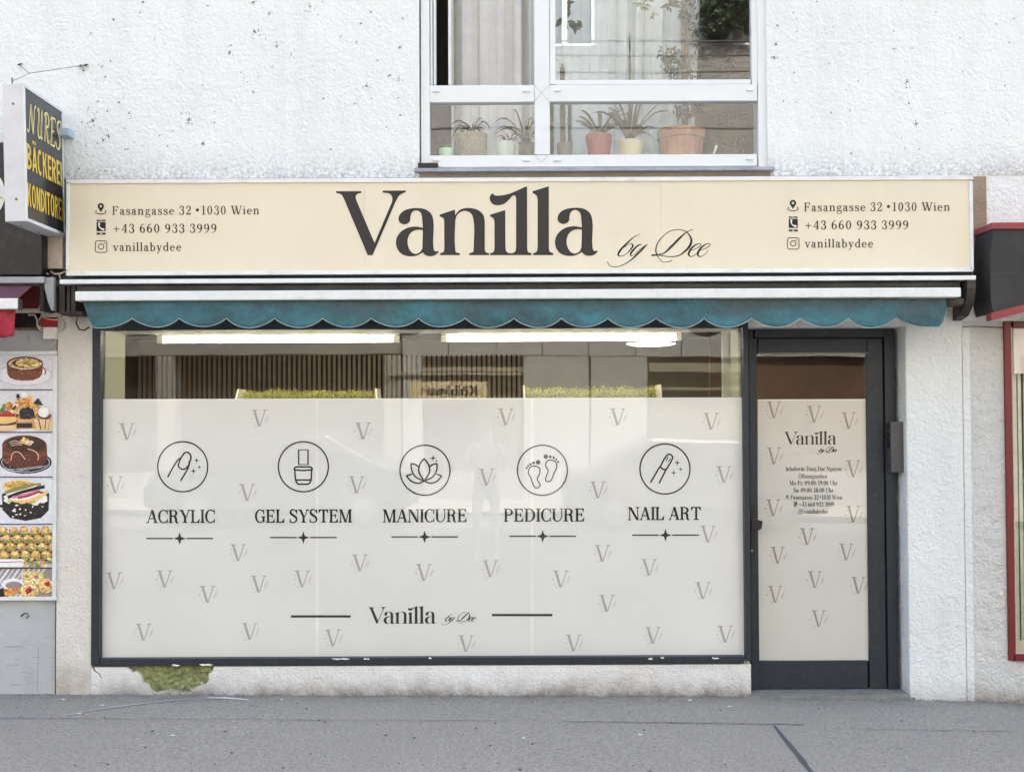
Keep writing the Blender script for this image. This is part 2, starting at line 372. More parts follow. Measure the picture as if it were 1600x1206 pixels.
# ------------------------------------------------------------------ a Bodoni-like alphabet, y up, cap height 700
def glyph(ch, s=92, h=30):
    X2 = 455                       # x height
    def stem(x, y0, y1, w=s): return rect(x, y0, x + w, y1)
    def ser(x0, x1, y): return rect(x0, y, x1, y + h)
    def sf(x, y, top=False, w=s, e=55): return ser(x - e, x + w + e, y - h if top else y)
    def diag(x0, y0, x1, y1, w): return [[(x0, y0), (x0 + w, y0), (x1 + w, y1), (x1, y1)]]
    G = []
    if ch == ' ': return [], 230
    if ch == 'A': return diag(60, 0, 300, 700, h) + diag(470, 0, 262, 700, s * 1.1) + rect(140, 210, 440, 210 + h) + ser(0, 150, 0) + ser(400, 630, 0), 630
    if ch == 'C': return ring(330, 350, 300, 365, s, h, 52, 308) + rect(520, 460, 520 + h, 700) + rect(520, 0, 520 + h, 220) + [[(440, 650), (525, 560), (525, 640)], [(440, 50), (525, 140), (525, 60)]], 590
    if ch == 'D': return stem(80, 0, 700) + ring(290, 350, 320, 350, s, h, -90, 90) + ser(20, 300, 0) + ser(20, 300, 700 - h), 640
    if ch == 'E': return stem(80, 0, 700) + ser(20, 520, 0) + ser(20, 500, 700 - h) + rect(170, 345, 380, 345 + h) + rect(360, 250, 360 + h, 460) + [[(400, h), (520, h), (540, 210), (515, 210)], [(400, 700 - h), (500, 700 - h), (515, 510), (492, 510)]], 570
    if ch == 'F': return stem(80, 0, 700) + ser(20, 240, 0) + ser(20, 500, 700 - h) + rect(170, 345, 370, 345 + h) + rect(350, 250, 350 + h, 460) + [[(390, 700 - h), (500, 700 - h), (515, 500), (490, 500)]], 530
    if ch == 'G': return ring(330, 350, 300, 365, s, h, 52, 300) + rect(510, 460, 510 + h, 700) + [[(430, 650), (515, 560), (515, 640)]] + stem(470, 30, 290) + ser(400, 630, 290), 650
    if ch == 'I': return stem(80, 0, 700) + sf(80, 0) + sf(80, 700, True), 255
    if ch == 'L': return stem(80, 0, 700) + sf(80, 700, True) + ser(20, 510, 0) + [[(380, h), (510, h), (530, 230), (505, 230)]], 540
    if ch == 'M': return rect(90, 0, 90 + h, 700) + diag(350, 0, 80, 700, s) + diag(350 + s * .3, 0, 590, 700, h) + stem(600, 0, 700) + ser(20, 190, 0) + sf(600, 0) + ser(20, 180, 700 - h) + ser(600, 750, 700 - h), 780
    if ch == 'N': return rect(95, 0, 95 + h, 700) + diag(500, 0, 80, 700, s * 1.15) + rect(555, 0, 555 + h, 700) + ser(20, 200, 0) + ser(20, 170, 700 - h) + ser(480, 660, 700 - h), 680
    if ch in 'OÖ': return ring(340, 350, 300, 365, s, h) + (disc(250, 820, 50) + disc(430, 820, 50) if ch == 'Ö' else []), 680
    if ch == 'P': return stem(80, 0, 700) + ring(290, 515, 240, 185, s, h, -90, 90) + ser(20, 240, 0) + ser(20, 300, 700 - h) + ser(170, 300, 330), 560
    if ch == 'R': return stem(80, 0, 700) + ring(290, 520, 230, 180, s, h, -90, 90) + sf(80, 0) + ser(20, 300, 700 - h) + ser(170, 300, 340) + stroke([(300, 355), (400, 320), (440, 220), (450, 90), (500, 15), (570, 30)], [h, s, s, s, s * .7, h * .6]), 620
    if ch == 'S': return stroke([(430, 560), (400, 640), (300, 690), (190, 680), (115, 600), (130, 490), (230, 410), (350, 330), (440, 250), (440, 110), (340, 20), (230, 10), (120, 60), (80, 160)], [h, h, h, h * 1.4, s * .8, s, s, s, s, s * .8, h, h, h, h]) + rect(440, 480, 440 + h, 700) + rect(55, 0, 55 + h, 220), 540
    if ch == 'T': return stem(270, 0, 700) + sf(270, 0, False, s, 80) + ser(40, 590, 700 - h) + [[(40, 700 - h), (170, 700 - h), (60, 500), (35, 500)], [(590, 700 - h), (460, 700 - h), (570, 500), (595, 500)]], 630
    if ch == 'U': return stem(90, 200, 700) + ring(325, 230, 235, 240, s, h, 180, 360) [:14] + ring(325, 230, 250, 240, h, h, 270, 360) + rect(545, 230, 545 + h, 700) + sf(90, 700, True) + ser(480, 640, 700 - h), 660
    if ch == 'V': return diag(270, 0, 60, 700, s * 1.15) + diag(330, 0, 560, 700, h * 1.2) + ser(0, 240, 700 - h) + ser(480, 660, 700 - h), 650
    if ch == 'W': return diag(250, 0, 60, 700, s * 1.1) + diag(300, 0, 460, 700, h) + diag(570, 0, 380, 700, s * 1.1) + diag(630, 0, 830, 700, h * 1.1) + ser(0, 230, 700 - h) + ser(330, 540, 700 - h) + ser(760, 920, 700 - h), 920
    if ch == 'Y': return diag(270, 300, 60, 700, s * 1.1) + diag(350, 300, 540, 700, h) + stem(265, 0, 320) + sf(265, 0, False, s, 70) + ser(0, 220, 700 - h) + ser(460, 640, 700 - h), 620
    if ch == 'a': return disc(120, 350, 48) + stroke([(80, 350), (130, 425), (220, X2 - h / 2), (290, 420), (310, 340), (312, 100), (345, 20), (400, 25), (430, 60)], [h, h * 1.2, h, s * .8, s, s, s * .6, h, h * .7]) + ring(190, 130, 145, 140, s * .9, h, 60, 300) + stroke([(250, 245), (330, 290)], h) + stroke([(240, 10), (330, 80)], h), 450
    if ch == 'b': return stem(80, 0, 700) + ring(265, 222, 215, 235, s, h, -100, 100) + stroke([(160, 30), (240, 0)], h) + stroke([(160, 330), (220, 440)], h) + ser(20, 90, 700 - h) + stroke([(155, 380), (210, 435), (260, 445)], h), 510
    if ch == 'c': return ring(250, 222, 215, 235, s, h, 50, 310) + disc(370, 350, 45), 450
    if ch == 'd': return stem(345, 0, 700) + ring(255, 222, 215, 235, s, h, 80, 280) + stroke([(250, 445), (350, 370)], h) + stroke([(250, 2), (350, 80)], h) + ser(285, 350, 700 - h) + ser(430, 490, 0), 510
    if ch == 'e': return ring(245, 222, 210, 235, s, h, 60, 320) + ring(245, 222, 210, 235, s * .8, h, 0, 62) + rect(90, 222, 445, 222 + h), 470
    if ch == 'f': return stem(110, 0, 560) + stroke([(156, 540), (180, 660), (250, 700), (310, 690)], [s, s * .6, h, h]) + disc(310, 650, 45) + ser(30, 270, X2 - h) + sf(110, 0), 320
    if ch == 'g': return ring(215, 310, 160, 145, s * .8, h) + stroke([(330, 400), (380, 450), (430, 440)], h) + stroke([(140, 190), (90, 130), (130, 60), (280, 40), (400, 20), (430, -80), (350, -180), (200, -200), (80, -150), (70, -60), (150, 20)], [h, h, h * 1.5, s * .8, s * .8, s * .6, h, h, h, s * .5, h]), 460
    if ch == 'h': return stem(80, 0, 700) + ser(20, 90, 700 - h) + sf(80, 0, False, s, 45) + stroke([(165, 330), (240, 430), (330, 435), (395, 350), (396, 0)], [h, h, h * 1.6, s, s], n=8) + sf(350, 0, False, s, 45), 540
    if ch == 'i': return stem(80, 0, X2) + ser(20, 90, X2 - h) + sf(80, 0, False, s, 50) + disc(125, 620, 55), 250
    if ch == 'l': return stem(80, 0, 700) + ser(20, 90, 700 - h) + sf(80, 0, False, s, 50), 250
    if ch == 'n': return stem(80, 0, X2) + ser(20, 90, X2 - h) + sf(80, 0, False, s, 45) + stroke([(165, 330), (240, 430), (330, 435), (395, 350), (396, 0)], [h, h, h * 1.6, s, s], n=8) + sf(350, 0, False, s, 45), 540
    if ch == 'o': return ring(250, 222, 215, 235, s, h), 500
    if ch == 'r': return stem(80, 0, X2) + ser(20, 90, X2 - h) + sf(80, 0, False, s, 55) + stroke([(165, 320), (220, 420), (300, 440)], h) + disc(320, 400, 48), 390
    if ch == 's': return stroke([(310, 350), (280, 420), (200, 440), (110, 410), (100, 330), (180, 260), (290, 200), (340, 110), (280, 25), (180, 12), (90, 50), (65, 130)], [h, h, h, s * .6, s * .9, s * .9, s * .9, s * .9, s * .5, h, h, h]) + rect(310, 310, 310 + h, 450) + rect(50, 0, 50 + h, 150), 400
    if ch == 't': return stem(100, 60, 600) + ser(30, 270, X2 - h) + stroke([(146, 80), (180, 20), (240, 15), (290, 80)], [s, s * .6, h, h]), 310
    if ch == 'u': return stem(80, 100, X2) + ser(20, 90, X2 - h) + stroke([(126, 120), (160, 30), (240, 12), (350, 100)], [s, s * .7, h, h]) + stem(350, 0, X2) + ser(290, 355, X2 - h) + ser(430, 490, 0), 530
    if ch == 'v': return diag(200, 0, 60, X2, s) + diag(240, 0, 400, X2, h) + ser(0, 210, X2 - h) + ser(330, 480, X2 - h), 480
    if ch == 'y': return diag(200, 0, 60, X2, s) + diag(130, -170, 400, X2, h) + ser(0, 210, X2 - h) + ser(330, 480, X2 - h) + disc(110, -170, 50), 480
    if ch == 'z': return rect(50, 0, 380, h) + rect(50, X2 - h, 380, X2) + diag(50, 0, 290, X2, s) + rect(45, 330, 45 + h, X2) + rect(365, 0, 365 + h, 130), 430
    if ch == '0': return ring(250, 350, 205, 360, s, h), 500
    if ch == '1': return stem(200, 0, 700) + sf(200, 0, False, s, 90) + ser(90, 210, 640), 450
    if ch == '2': return stroke([(90, 520), (120, 640), (230, 690), (350, 640), (390, 520), (330, 370), (200, 210), (80, 40)], [h, h, h * 1.2, s * .8, s, s * .8, h * 1.3, h]) + rect(75, 0, 420, s * .8) + rect(400, 0, 400 + h, 180) + disc(115, 530, 50), 480
    if ch == '3': return stroke([(100, 560), (140, 660), (240, 690), (350, 630), (370, 520), (310, 410), (220, 375)], [h, h, h * 1.3, s * .8, s, s * .6, h]) + stroke([(220, 375), (340, 330), (400, 210), (350, 60), (220, 5), (110, 40), (75, 130)], [h, s * .7, s, s * .9, h * 1.2, h, h]) + disc(112, 545, 50) + disc(95, 140, 50), 480
    if ch == '4': return stem(280, 0, 700) + rect(30, 190, 460, 190 + h) + diag(30, 195, 300, 700, h * 1.1) + ser(200, 440, 0), 500
    if ch == '6': return ring(250, 215, 200, 222, s, h) + stroke([(95, 215), (100, 400), (170, 580), (270, 670), (380, 695)], [s, s, s * .7, h, h]), 490
    if ch == '8': return ring(245, 530, 165, 165, s * .7, h) + ring(245, 190, 200, 200, s, h), 490
    if ch == '9': return ring(240, 485, 200, 222, s, h) + stroke([(395, 485), (390, 300), (320, 120), (220, 30), (110, 5)], [s, s, s * .7, h, h]), 490
    if ch == '+': return rect(50, 280, 530, 280 + h * 1.2) + rect(290 - h * .6, 50, 290 + h * .6, 540), 600
    if ch == '•': return disc(150, 370, 135), 340
    if ch == ':': return disc(90, 60, 58) + disc(90, 390, 58), 210
    if ch == '-': return rect(30, 210, 330, 210 + h * 1.3), 360
    return [], 250
def text_faces(txt, x0, x1, base0, base1, cap, s=92, h=30, track=0):
    """lay txt between photo columns x0..x1, baseline rows base0..base1"""
    faces = []; pen = 0
    for ch in txt:
        g, wdt = glyph(ch, s, h)
        faces += [[(pen + a, b) for a, b in f] for f in g]; pen += wdt + track
    pen -= track; k = (x1 - x0) / pen; v = cap / 700
    return [[(x0 + a * k, base0 + (base1 - base0) * a / pen - b * v) for a, b in f] for f in faces]

# ---- the big logotype, traced as outlines
def tr(pts, ox, oy=285, k=8.8889):
    return [(ox + p[0] / k, oy + p[1] / k) + ((1,) if len(p) > 2 else ()) for p in pts]
A_STEM = [(1250,960,1),(1248,520),(1225,420),(1165,385),(1100,410),(1072,480),(1065,540),(1030,570),(985,578),(935,555),(918,515),(930,460),(990,400),(1080,372),(1170,365),(1280,380),(1360,440),(1390,530),(1392,900),(1405,950),(1430,965),(1460,958,1),(1465,968,1),(1420,1005),(1370,1020),(1310,1015),(1270,990)]
A_BOWL = [(1252,640,1),(1190,625),(1120,622),(1010,650),(915,730),(882,830),(900,920),(960,990),(1070,1022),(1170,1010),(1255,965,1),(1248,915,1),(1225,965),(1150,1000),(1090,975),(1045,900),(1033,810),(1065,715),(1130,665),(1200,652),(1252,660,1)]
LOGO = {
 'V': [tr([(45,142,1),(45,130,1),(395,130,1),(395,142,1),(330,165),(312,210),(330,270,1),(580,850,1),(825,280,1),(832,220),(800,160),(695,138,1),(695,122,1),(1012,120,1),(1012,130,1),(930,170),(870,260,1),(548,1010,1),(490,1010,1),(165,240,1),(120,165)], 520)],
 'a': [tr(A_STEM, 520), tr(A_BOWL, 520)],
 'n': [tr([(65,455,1),(272,385,1),(275,470,1),(272,920),(285,975),(340,990,1),(340,1005,1),(70,1005,1),(70,990,1),(120,970),(132,920,1),(132,560,1),(120,500),(65,468,1)], 680),
       tr([(275,470,1),(330,400),(400,368),(500,365),(600,395),(665,460),(683,550,1),(683,920,1),(695,970),(745,990,1),(745,1005,1),(475,1005,1),(475,990,1),(530,970),(540,920,1),(538,520),(510,440),(460,402),(400,392),(330,420),(290,470),(272,540,1)], 680)],
 'il': [tr([(765,455,1),(968,388,1),(970,900,1),(985,965),(1050,992),(1115,965),(1130,900,1),(1130,230,1),(1115,185),(1080,180),(1030,230),(960,290),(880,312),(800,295),(762,230),(775,180),(800,160,1),(820,185),(900,190),(1020,168),(1130,125),(1270,60,1),(1272,900,1),(1285,970),(1335,990,1),(1335,1005,1),(765,1005,1),(765,990,1),(815,970),(830,900,1),(830,560,1),(815,500),(765,468,1)], 680)],
 'l': [tr([(645,130,1),(862,58,1),(862,900,1),(875,965),(925,990,1),(925,1005,1),(652,1005,1),(652,990,1),(700,970),(718,900,1),(718,240,1),(700,180),(645,145,1)], 760)],
 'a2': [tr(A_STEM, 768.5, 284.4), tr(A_BOWL, 768.5, 284.4)]}
def logo_faces():
    out = []
    for k in LOGO:
        for o in LOGO[k]: out.append(hermite(o, 5))
    return out
def scr(pts): return [(920 + a / 7.27, 330 + b / 7.27) for a, b in pts]
def script_faces(k=1.0):
    f = []
    W = lambda *a: [v * k for v in a]
    f += stroke(scr([(585,262),(520,290),(430,370),(345,465),(335,500),(355,512),(420,490),(480,430),(500,390),(485,372),(450,380),(400,415)]), W(.5,.9,2.2,2.6,2,1,.6,1.6,2.2,1,.6,.5))
    f += stroke(scr([(600,378),(560,390),(500,450),(475,490),(480,508),(510,500),(570,440),(665,375)]), W(1,1.8,2.4,2.2,1,.6,.6,.6))
    f += stroke(scr([(665,375),(610,430),(560,480),(480,555),(390,610),(300,635),(240,620),(210,575)]), W(1,2.4,2.4,1.4,.9,.8,.8,1))
    f += stroke(scr([(712,502),(770,497),(850,480),(930,410),(1030,310),(1110,240),(1160,215),(1185,208)]), W(2.2,1.6,1.2,2.8,2.6,1,.8,.6))
    f += stroke(scr([(775,497),(850,510),(930,518),(1020,505),(1100,450),(1150,390),(1165,330),(1140,270),(1100,230),(1020,210),(930,225),(850,280),(790,350),(762,430),(770,490),(800,540),(840,575),(890,578),(945,560)]), W(.8,1,1,1.2,2.4,3,2.6,1.6,1,.9,.9,1,1.3,1.6,1.4,.8,.7,.7,.9))
    for dx in (0, 104):
        f += stroke(scr([(1150 + dx,450),(1215 + dx,428),(1265 + dx,395),(1275 + dx,375),(1250 + dx,370),(1190 + dx,400),(1145 + dx,455),(1135 + dx,495),(1155 + dx,515),(1200 + dx,500),(1256 + dx,442)]), W(.7,.8,1,.8,.9,2,2.6,2.2,1,.7,.6))
    return f
def remap(faces, ax, ay, k, bx_, by_, slope=0): # scale about (ax,ay) to (bx_,by_)
    return [[(bx_ + (p[0] - ax) * k, by_ + (p[1] - ay) * k + slope * (p[0] - ax) * k) for p in f] for f in faces]

# ================================================================== SETTING
def gz(x):
    t = [(-20, .2), (-3, .034), (1.4, 0), (2.67, -.03), (3.05, -.055), (20, -.4)]
    for (a, za), (b, zb) in zip(t, t[1:]):
        if x <= b: return za + (zb - za) * (x - a) / (b - a)
    return t[-1][1]
def ground(name, y0, y1, dz, m, ny=2):
    b = MB(); xs = [-20, -9, -5, -3, -1.5, 0, 1.4, 2.1, 2.67, 3.05, 5, 9, 20]
    for j in range(ny):
        for i in range(len(xs) - 1):
            ya, yb = y0 + (y1 - y0) * j / ny, y0 + (y1 - y0) * (j + 1) / ny
            b.add([(xs[i], ya, gz(xs[i]) + dz), (xs[i + 1], ya, gz(xs[i + 1]) + dz), (xs[i + 1], yb, gz(xs[i + 1]) + dz), (xs[i], yb, gz(xs[i]) + dz)], [(0, 1, 2, 3)])
    return kind(b.build(name, m))
def asphalt(name, rgb, streak=True):
    t = NT(name); c = lin(rgb)
    g = t.math('ADD', t.math('MULTIPLY', t.noise(62, 3, .7), .5), t.math('MULTIPLY', t.noise(150, 3, .8), .5)); big = t.noise(.9, 5, .6); mid = t.noise(9, 6, .7, t.coord((.35, 1, 1)))
    col = t.mix(t.ramp(g, .42, .58), tuple(v * .68 for v in c), tuple(v * 1.3 for v in c))
    col = t.mix(t.math('MULTIPLY', t.ramp(big, .4, .65), .28), col, tuple(v * .78 for v in c))
    col = t.mix(t.math('MULTIPLY', t.ramp(mid, .5, .75), .25), col, tuple(v * 1.25 for v in c))
    v = t.n('ShaderNodeTexVoronoi'); v.inputs['Scale'].default_value = 7.5; t.l(t.coord((1, 1.3, 1)), v.inputs['Vector'])
    sp = t.ramp(t.math('ADD', v.outputs['Distance'], t.math('MULTIPLY', t.math('SUBTRACT', t.noise(60, 3), .5), .12)), .05, .075, (1, 1, 1, 1), (0, 0, 0, 1))
    col = t.mix(t.math('MULTIPLY', sp, .0), col, tuple(v_ * .35 for v_ in c))
    # dirt that gathers along the foot of the wall
    gg = t.n('ShaderNodeNewGeometry'); sx = t.n('ShaderNodeSeparateXYZ'); t.l(gg.outputs['Position'], sx.inputs[0])
    mr = t.n('ShaderNodeMapRange'); mr.inputs[1].default_value = -.22; mr.inputs[2].default_value = 0; t.l(sx.outputs[1], mr.inputs[0])
    col = t.mix(t.math('MULTIPLY', t.math('MULTIPLY', mr.outputs[0], t.ramp(t.noise(12, 6, .7), .35, .65)), .6), col, lin((92, 88, 84)))
    t.l(col, t.b.inputs['Base Color']); t.b.inputs['Roughness'].default_value = .82; t.b.inputs['Specular IOR Level'].default_value = .3
    t.bump(g, .5, .004); return t.m
M['pave'] = asphalt('pavement_asphalt', (140, 136, 127)); M['road'] = asphalt('road_asphalt', (96, 96, 98))
ground('pavement', .45, -3.6, 0, M['pave'])
ground('road', -3.75, -13.2, -.12, M['road']); ground('opposite_pavement', -13.2, -16.4, 0, M['pave'])
kb = MB(); kb.box(-20, 20, -3.75, -3.6, -.5, -.02)
kind(kb.build('kerb', M['stone']))
kind(MB().box(-150, 150, -150, 150, -.62, -.6).build('ground', M['road']))
# slab line across the pavement, repaired diagonal seam and grit
gm = mat('seam_tar', (74, 74, 78), .8)
def groundpt(px, py):
    d = fw + rt * ((px - CX) / F) + up * ((CY - py) / F); t = (0 - EYE) / d.z
    for _ in range(4): q = CAM + d * t; t = (gz(q.x) + .004 - EYE) / d.z
    return CAM + d * t
def groundstrip(name, pts, wdt, m):
    q = [groundpt(a, b) for a, b in pts]; b_ = MB()
    ws = wdt if isinstance(wdt, list) else [wdt] * len(q)
    L = [];
    for i, p in enumerate(q):
        t = (q[min(i + 1, len(q) - 1)] - q[max(i - 1, 0)]).normalized(); n = Vector((-t.y, t.x, 0)) * ws[i] / 2
        L.append((p + n, p - n))
    for (a, b), (c, d) in zip(L, L[1:]): b_.add([a, b, d, c], [(0, 1, 2, 3)])
    return kind(b_.build(name, m))
rr = random.Random(3)
groundstrip('pavement_joint', [(x, 1121 + (x / 800) * 4.5 + rr.uniform(-.5, .5)) for x in range(0, 805, 16)], [rr.uniform(.002, .007) for _ in range(51)], gm)
groundstrip('pavement_joint', [(x, 1125 + (x - 800) / 450 * 6 + rr.uniform(-.5, .5)) for x in range(880, 1262, 14)], [rr.uniform(.004, .014) for _ in range(28)], gm)
groundstrip('pavement_joint', [(x, 1137 + (x - 1270) / 330 * 5 + rr.uniform(-.5, .5)) for x in range(1300, 1600, 20)], [rr.uniform(.002, .007) for _ in range(15)], gm)
groundstrip('pavement_joint', [(1210, 1133), (1218, 1143), (1226, 1153), (1238, 1167), (1247, 1178), (1254, 1187), (1261, 1197), (1270, 1208), (1279, 1222)], [.010, .016, .022, .026, .024, .032, .020, .024, .024], gm)
gl = mat('old_scuff', (178, 176, 174), .8)
groundstrip('pavement_scuff', [(95, 1118), (150, 1108), (210, 1100), (270, 1093), (325, 1089)], [.006, .014, .018, .014, .005], gl)
groundstrip('pavement_scuff', [(324, 1089.6), (350, 1089.5), (388, 1092.5)], [.02, .035, .02], mat('paint_scuff', (200, 200, 200), .8))
b = MB(); rg = random.Random(11)
wh = mat('litter_white', (225, 225, 225), .8); dk = mat('gum_dark', (48, 46, 46), .8)
def blob(b, p, r, sq=.7, n=7):
    pts = [p + Vector((math.cos(2 * math.pi * k / n) * r * rg.uniform(.6, 1.2), math.sin(2 * math.pi * k / n) * r * sq * rg.uniform(.6, 1.2), 0)) for k in range(n)]
    b.add(pts + [p + Vector((0, 0, .003))], [(k, (k + 1) % n, n) for k in range(n)])
for _ in range(120):
    px, py = rg.uniform(0, 1600), 1088 + 118 * rg.random() ** 1.2
    if px > 1170 and py < 1104: continue
    blob(b, groundpt(px, py), rg.choice([.003, .004, .005, .006, .009]), .9)
kind(b.build('grit', dk), 'stuff')
b = MB()
for px, py in [(98, 1092), (124, 1114), (160, 1101), (365, 1126), (270, 1148), (1000, 1147), (545 + 2, 1086), (818, 1152), (1140, 1103), (1078, 1093), (440, 1092)]: blob(b, groundpt(px, py), rg.uniform(.007, .016))
kind(b.build('litter', wh), 'stuff')
b = MB()   # rubble and crumbs along the foot of the wall
for _ in range(520):
    x = rg.uniform(-2.9, 3.3); y = -abs(rg.gauss(0, .018)) - .002
    if 1.42 < x < 2.33: y -= .02
    p = Vector((x, y, gz(x) + .002)); r = rg.uniform(.002, .008)
    b.add([p + Vector((rg.uniform(-r, r), rg.uniform(-r, r), rg.uniform(0, r * 1.4))) for _ in range(4)], [(0, 1, 2), (0, 2, 3), (0, 3, 1), (1, 3, 2)])
kind(b.build('rubble', mat('crumbled_mortar', (112, 106, 98), .95, var=.3, vscale=60)), 'stuff')

# ================================================================== THE BUILDING
bld = thing('apartment_building', 'white roughcast apartment building with the shopfront on its ground floor', 'building', (0, 0, 0))
WA, WB = X(655, 200), X(1199, 200)
ZW0 = Z(262)
b = MB()
b.box(-14, WA, 0, .4, ZS, 15); b.box(WB, 14, 0, .4, ZS, 15); b.box(WA, WB, 0, .4, ZS, ZW0); b.box(WA, WB, 0, .4, 5.4, 15)
b.build('upper_wall', M['wall'], bld)
XL, XP, XW1, XD1, XR1, XR2 = X(88, 800), X(144, 800), X(1171, 800), X(1418, 800), X(1507, 800), X(1576, 800)
ZL = Z(497)
b = MB(); b.box(-14, XL, .02, .4, Z(513), ZS); b.box(XL, X(1410), .03, .4, ZL, ZS)
b.build('fascia_wall', M['plaster_dark'], bld)
bx('lintel', M['pillar'], bld, XL, XR1, .002, .4, Z(513), ZL + .04)
bx('upper_side_wall', M['pillar_r'], bld, X(1410), 14, .004, .4, Z(505), ZS)
pb('raw_strip', M['plaster_dark'], bld, 1519, 276, 1542, 428, -.006, .03)
bx('neighbour_wall', M['grey_wall'], bld, -14, XL, .012, .4, -.4, Z(513))
bx('door_side_pillar', M['pillar_r'], bld, XD1, XR1, 0, .4, -.4, Z(497), bevel=.008)
bx('window_side_pillar', M['pillar'], bld, XL, XP, 0, .4, -.4, Z(497))
b = MB(); b.box(XR1, XR2, .016, .4, -.4, Z(505)); b.box(XR2, 14, .016, .4, -.4, Z(1033)); b.build('right_wall', M['wall_r'], bld)
pb('smooth_strip', M['pillar_r'], bld, 1507.5, 508, 1519, 1096, .009, .03)
# plinth: green older plaster behind an outer coat that has fallen off in one place
zt = Z(1039)
b = MB(); b.box(XP, XW1, .042, .4, -.3, zt); b.build('plinth_core', M['plinth'], bld)
def pxz(px, py, y=0): p = P(px, py, y); return (p.x, p.z)
notch = [(334, 1040), (331, 1050), (326, 1053), (327, 1061), (322, 1068), (311, 1071), (302, 1076), (293, 1082), (283, 1081), (262, 1079), (243, 1082), (235, 1077), (233, 1071), (223, 1065), (221, 1055), (214, 1049), (208, 1051), (203, 1046), (198, 1041)]
def jag(pts, a=.8, n=3):
    r = random.Random(5); o = []
    for p, q in zip(pts, pts[1:]):
        for k in range(n): o.append((p[0] + (q[0] - p[0]) * k / n + r.uniform(-a, a), p[1] + (q[1] - p[1]) * k / n + r.uniform(-a, a)))
    return o + [pts[-1]]
nz = [pxz(*p) for p in jag(notch)]
nz[0] = (nz[0][0], zt); nz[-1] = (nz[-1][0], zt)
coat = [(XP, zt), (XP, -.3), (XW1, -.3), (XW1, zt)] + nz
MB().prism(coat, 0, .0415).build('plinth_coat', M['plinth'], bld)
# rough green substrate as a displaced sheet
b = MB(); nx, nz_ = 60, 22; xa, xb = X(192, 1060), X(340, 1060); za, zb = gz(-2) - .02, zt
vs = []
from mathutils import noise as mn
for j in range(nz_ + 1):
    for i in range(nx + 1):
        x = xa + (xb - xa) * i / nx; z = za + (zb - za) * j / nz_
        vs.append((x, 0.026 - .011 * mn.noise(Vector((x * 30, z * 52, 0))) - .006 * mn.noise(Vector((x * 110, z * 110, 3))), z))
b.add(vs, [(j * (nx + 1) + i, j * (nx + 1) + i + 1, (j + 1) * (nx + 1) + i + 1, (j + 1) * (nx + 1) + i) for j in range(nz_) for i in range(nx)])
b.build('exposed_green_plaster', M['green_plaster'], bld)
crk = mat('crack_shadow_dirt', (70, 60, 48), .9)
flat('plaster_crack', stroke([(144, 1040), (149, 1048), (156, 1053), (159, 1060)], [2.2, 1.6, 1.2, .6], smooth=False) , -.0012, crk, bld)
flat('plaster_crack', stroke([(1504, 511), (1520, 510), (1545, 511), (1572, 512)], [1.6, 1.1, 1.6, 1.4]), -.0012, crk, bld)
# building sides/back: keep the shade whole
bx('rear_block', M['wall'], bld, -14, 14, 6, 12, -.3, 15)
b = MB(); b.box(-14, -13.7, .4, 6, -.3, 15); b.box(13.7, 14, .4, 6, -.3, 15); b.box(-14, 14, .4, 6, 5.6, 5.8); b.build('inner_wall', M['room'], bld)

sr = random.Random(31); sf_ = []
def stain(px, py, s_):
    for _ in range(int(3 + s_ * 5)):
        a, d_ = sr.uniform(0, 6.28), abs(sr.gauss(0, s_ * 2.6)); cx_, cy_ = px + d_ * math.cos(a), py + d_ * math.sin(a) * 1.1
        n_ = sr.choice([5, 6, 7]); r_ = sr.uniform(.35, 1.0) * (.6 + s_ * .55) * (1.6 if d_ < 1 else .8)
        sf_.append([(cx_ + r_ * sr.uniform(.4, 1.4) * math.cos(6.283 * k / n_), cy_ + r_ * sr.uniform(.5, 1.5) * math.sin(6.283 * k / n_)) for k in range(n_)])
for zx, zy, s_ in [(540,10,1),(530,50,.7),(430,75,.9),(345,128,.9),(315,270,1),(398,293,.9),(385,255,.8),(418,232,.5),(370,385,.7),(350,458,2.2),(335,408,1),(490,430,1),(450,388,.6),(412,517,2.0),(390,530,1.1),(470,487,.7),(715,455,2),(812,465,1.3),(770,542,1.2),(960,10,1.5),(965,122,2.4),(870,200,2.2),(1020,50,1.2),(1048,175,1.3),(1105,213,1),(980,292,1),(1175,30,2),(1367,90,.9),(1405,47,.7),(1390,325,1.3),(1475,285,1.2),(1510,300,1.2),(1343,392,.8),(1225,375,.6),(1515,435,.9),(1293,140,.6),(787,25,1.1),(1030,250,.8),(960,350,.6),(405,420,.6),(1515,180,1),(1525,70,1),(1430,230,.7),(1350,160,.6),(1297,662,1.2),(400,650,1.0),(300,640,.9)]: stain(zx / 2.424, zy / 2.424, s_)
for px, py, s_ in [(1397,78,1.2),(1417,128,2),(1432,194,1.5),(1420,162,.9),(1245,160,.8),(1215,40,1.2),(1210,90,1.6),(1213,70,1.2),(1585,30,.8),(1240,20,.5),(1500,60,.5),(1330,240,.6)]: stain(px, py, s_)
for _ in range(60): stain(sr.choice([sr.uniform(110, 640), sr.uniform(1215, 1595)]), sr.uniform(0, 265), sr.uniform(.05, .35))
kind(flat('wall_stain', sf_, -.001, mat('stain_grime', (128, 124, 116), .95, var=.3, vscale=90), bld), 'stuff')
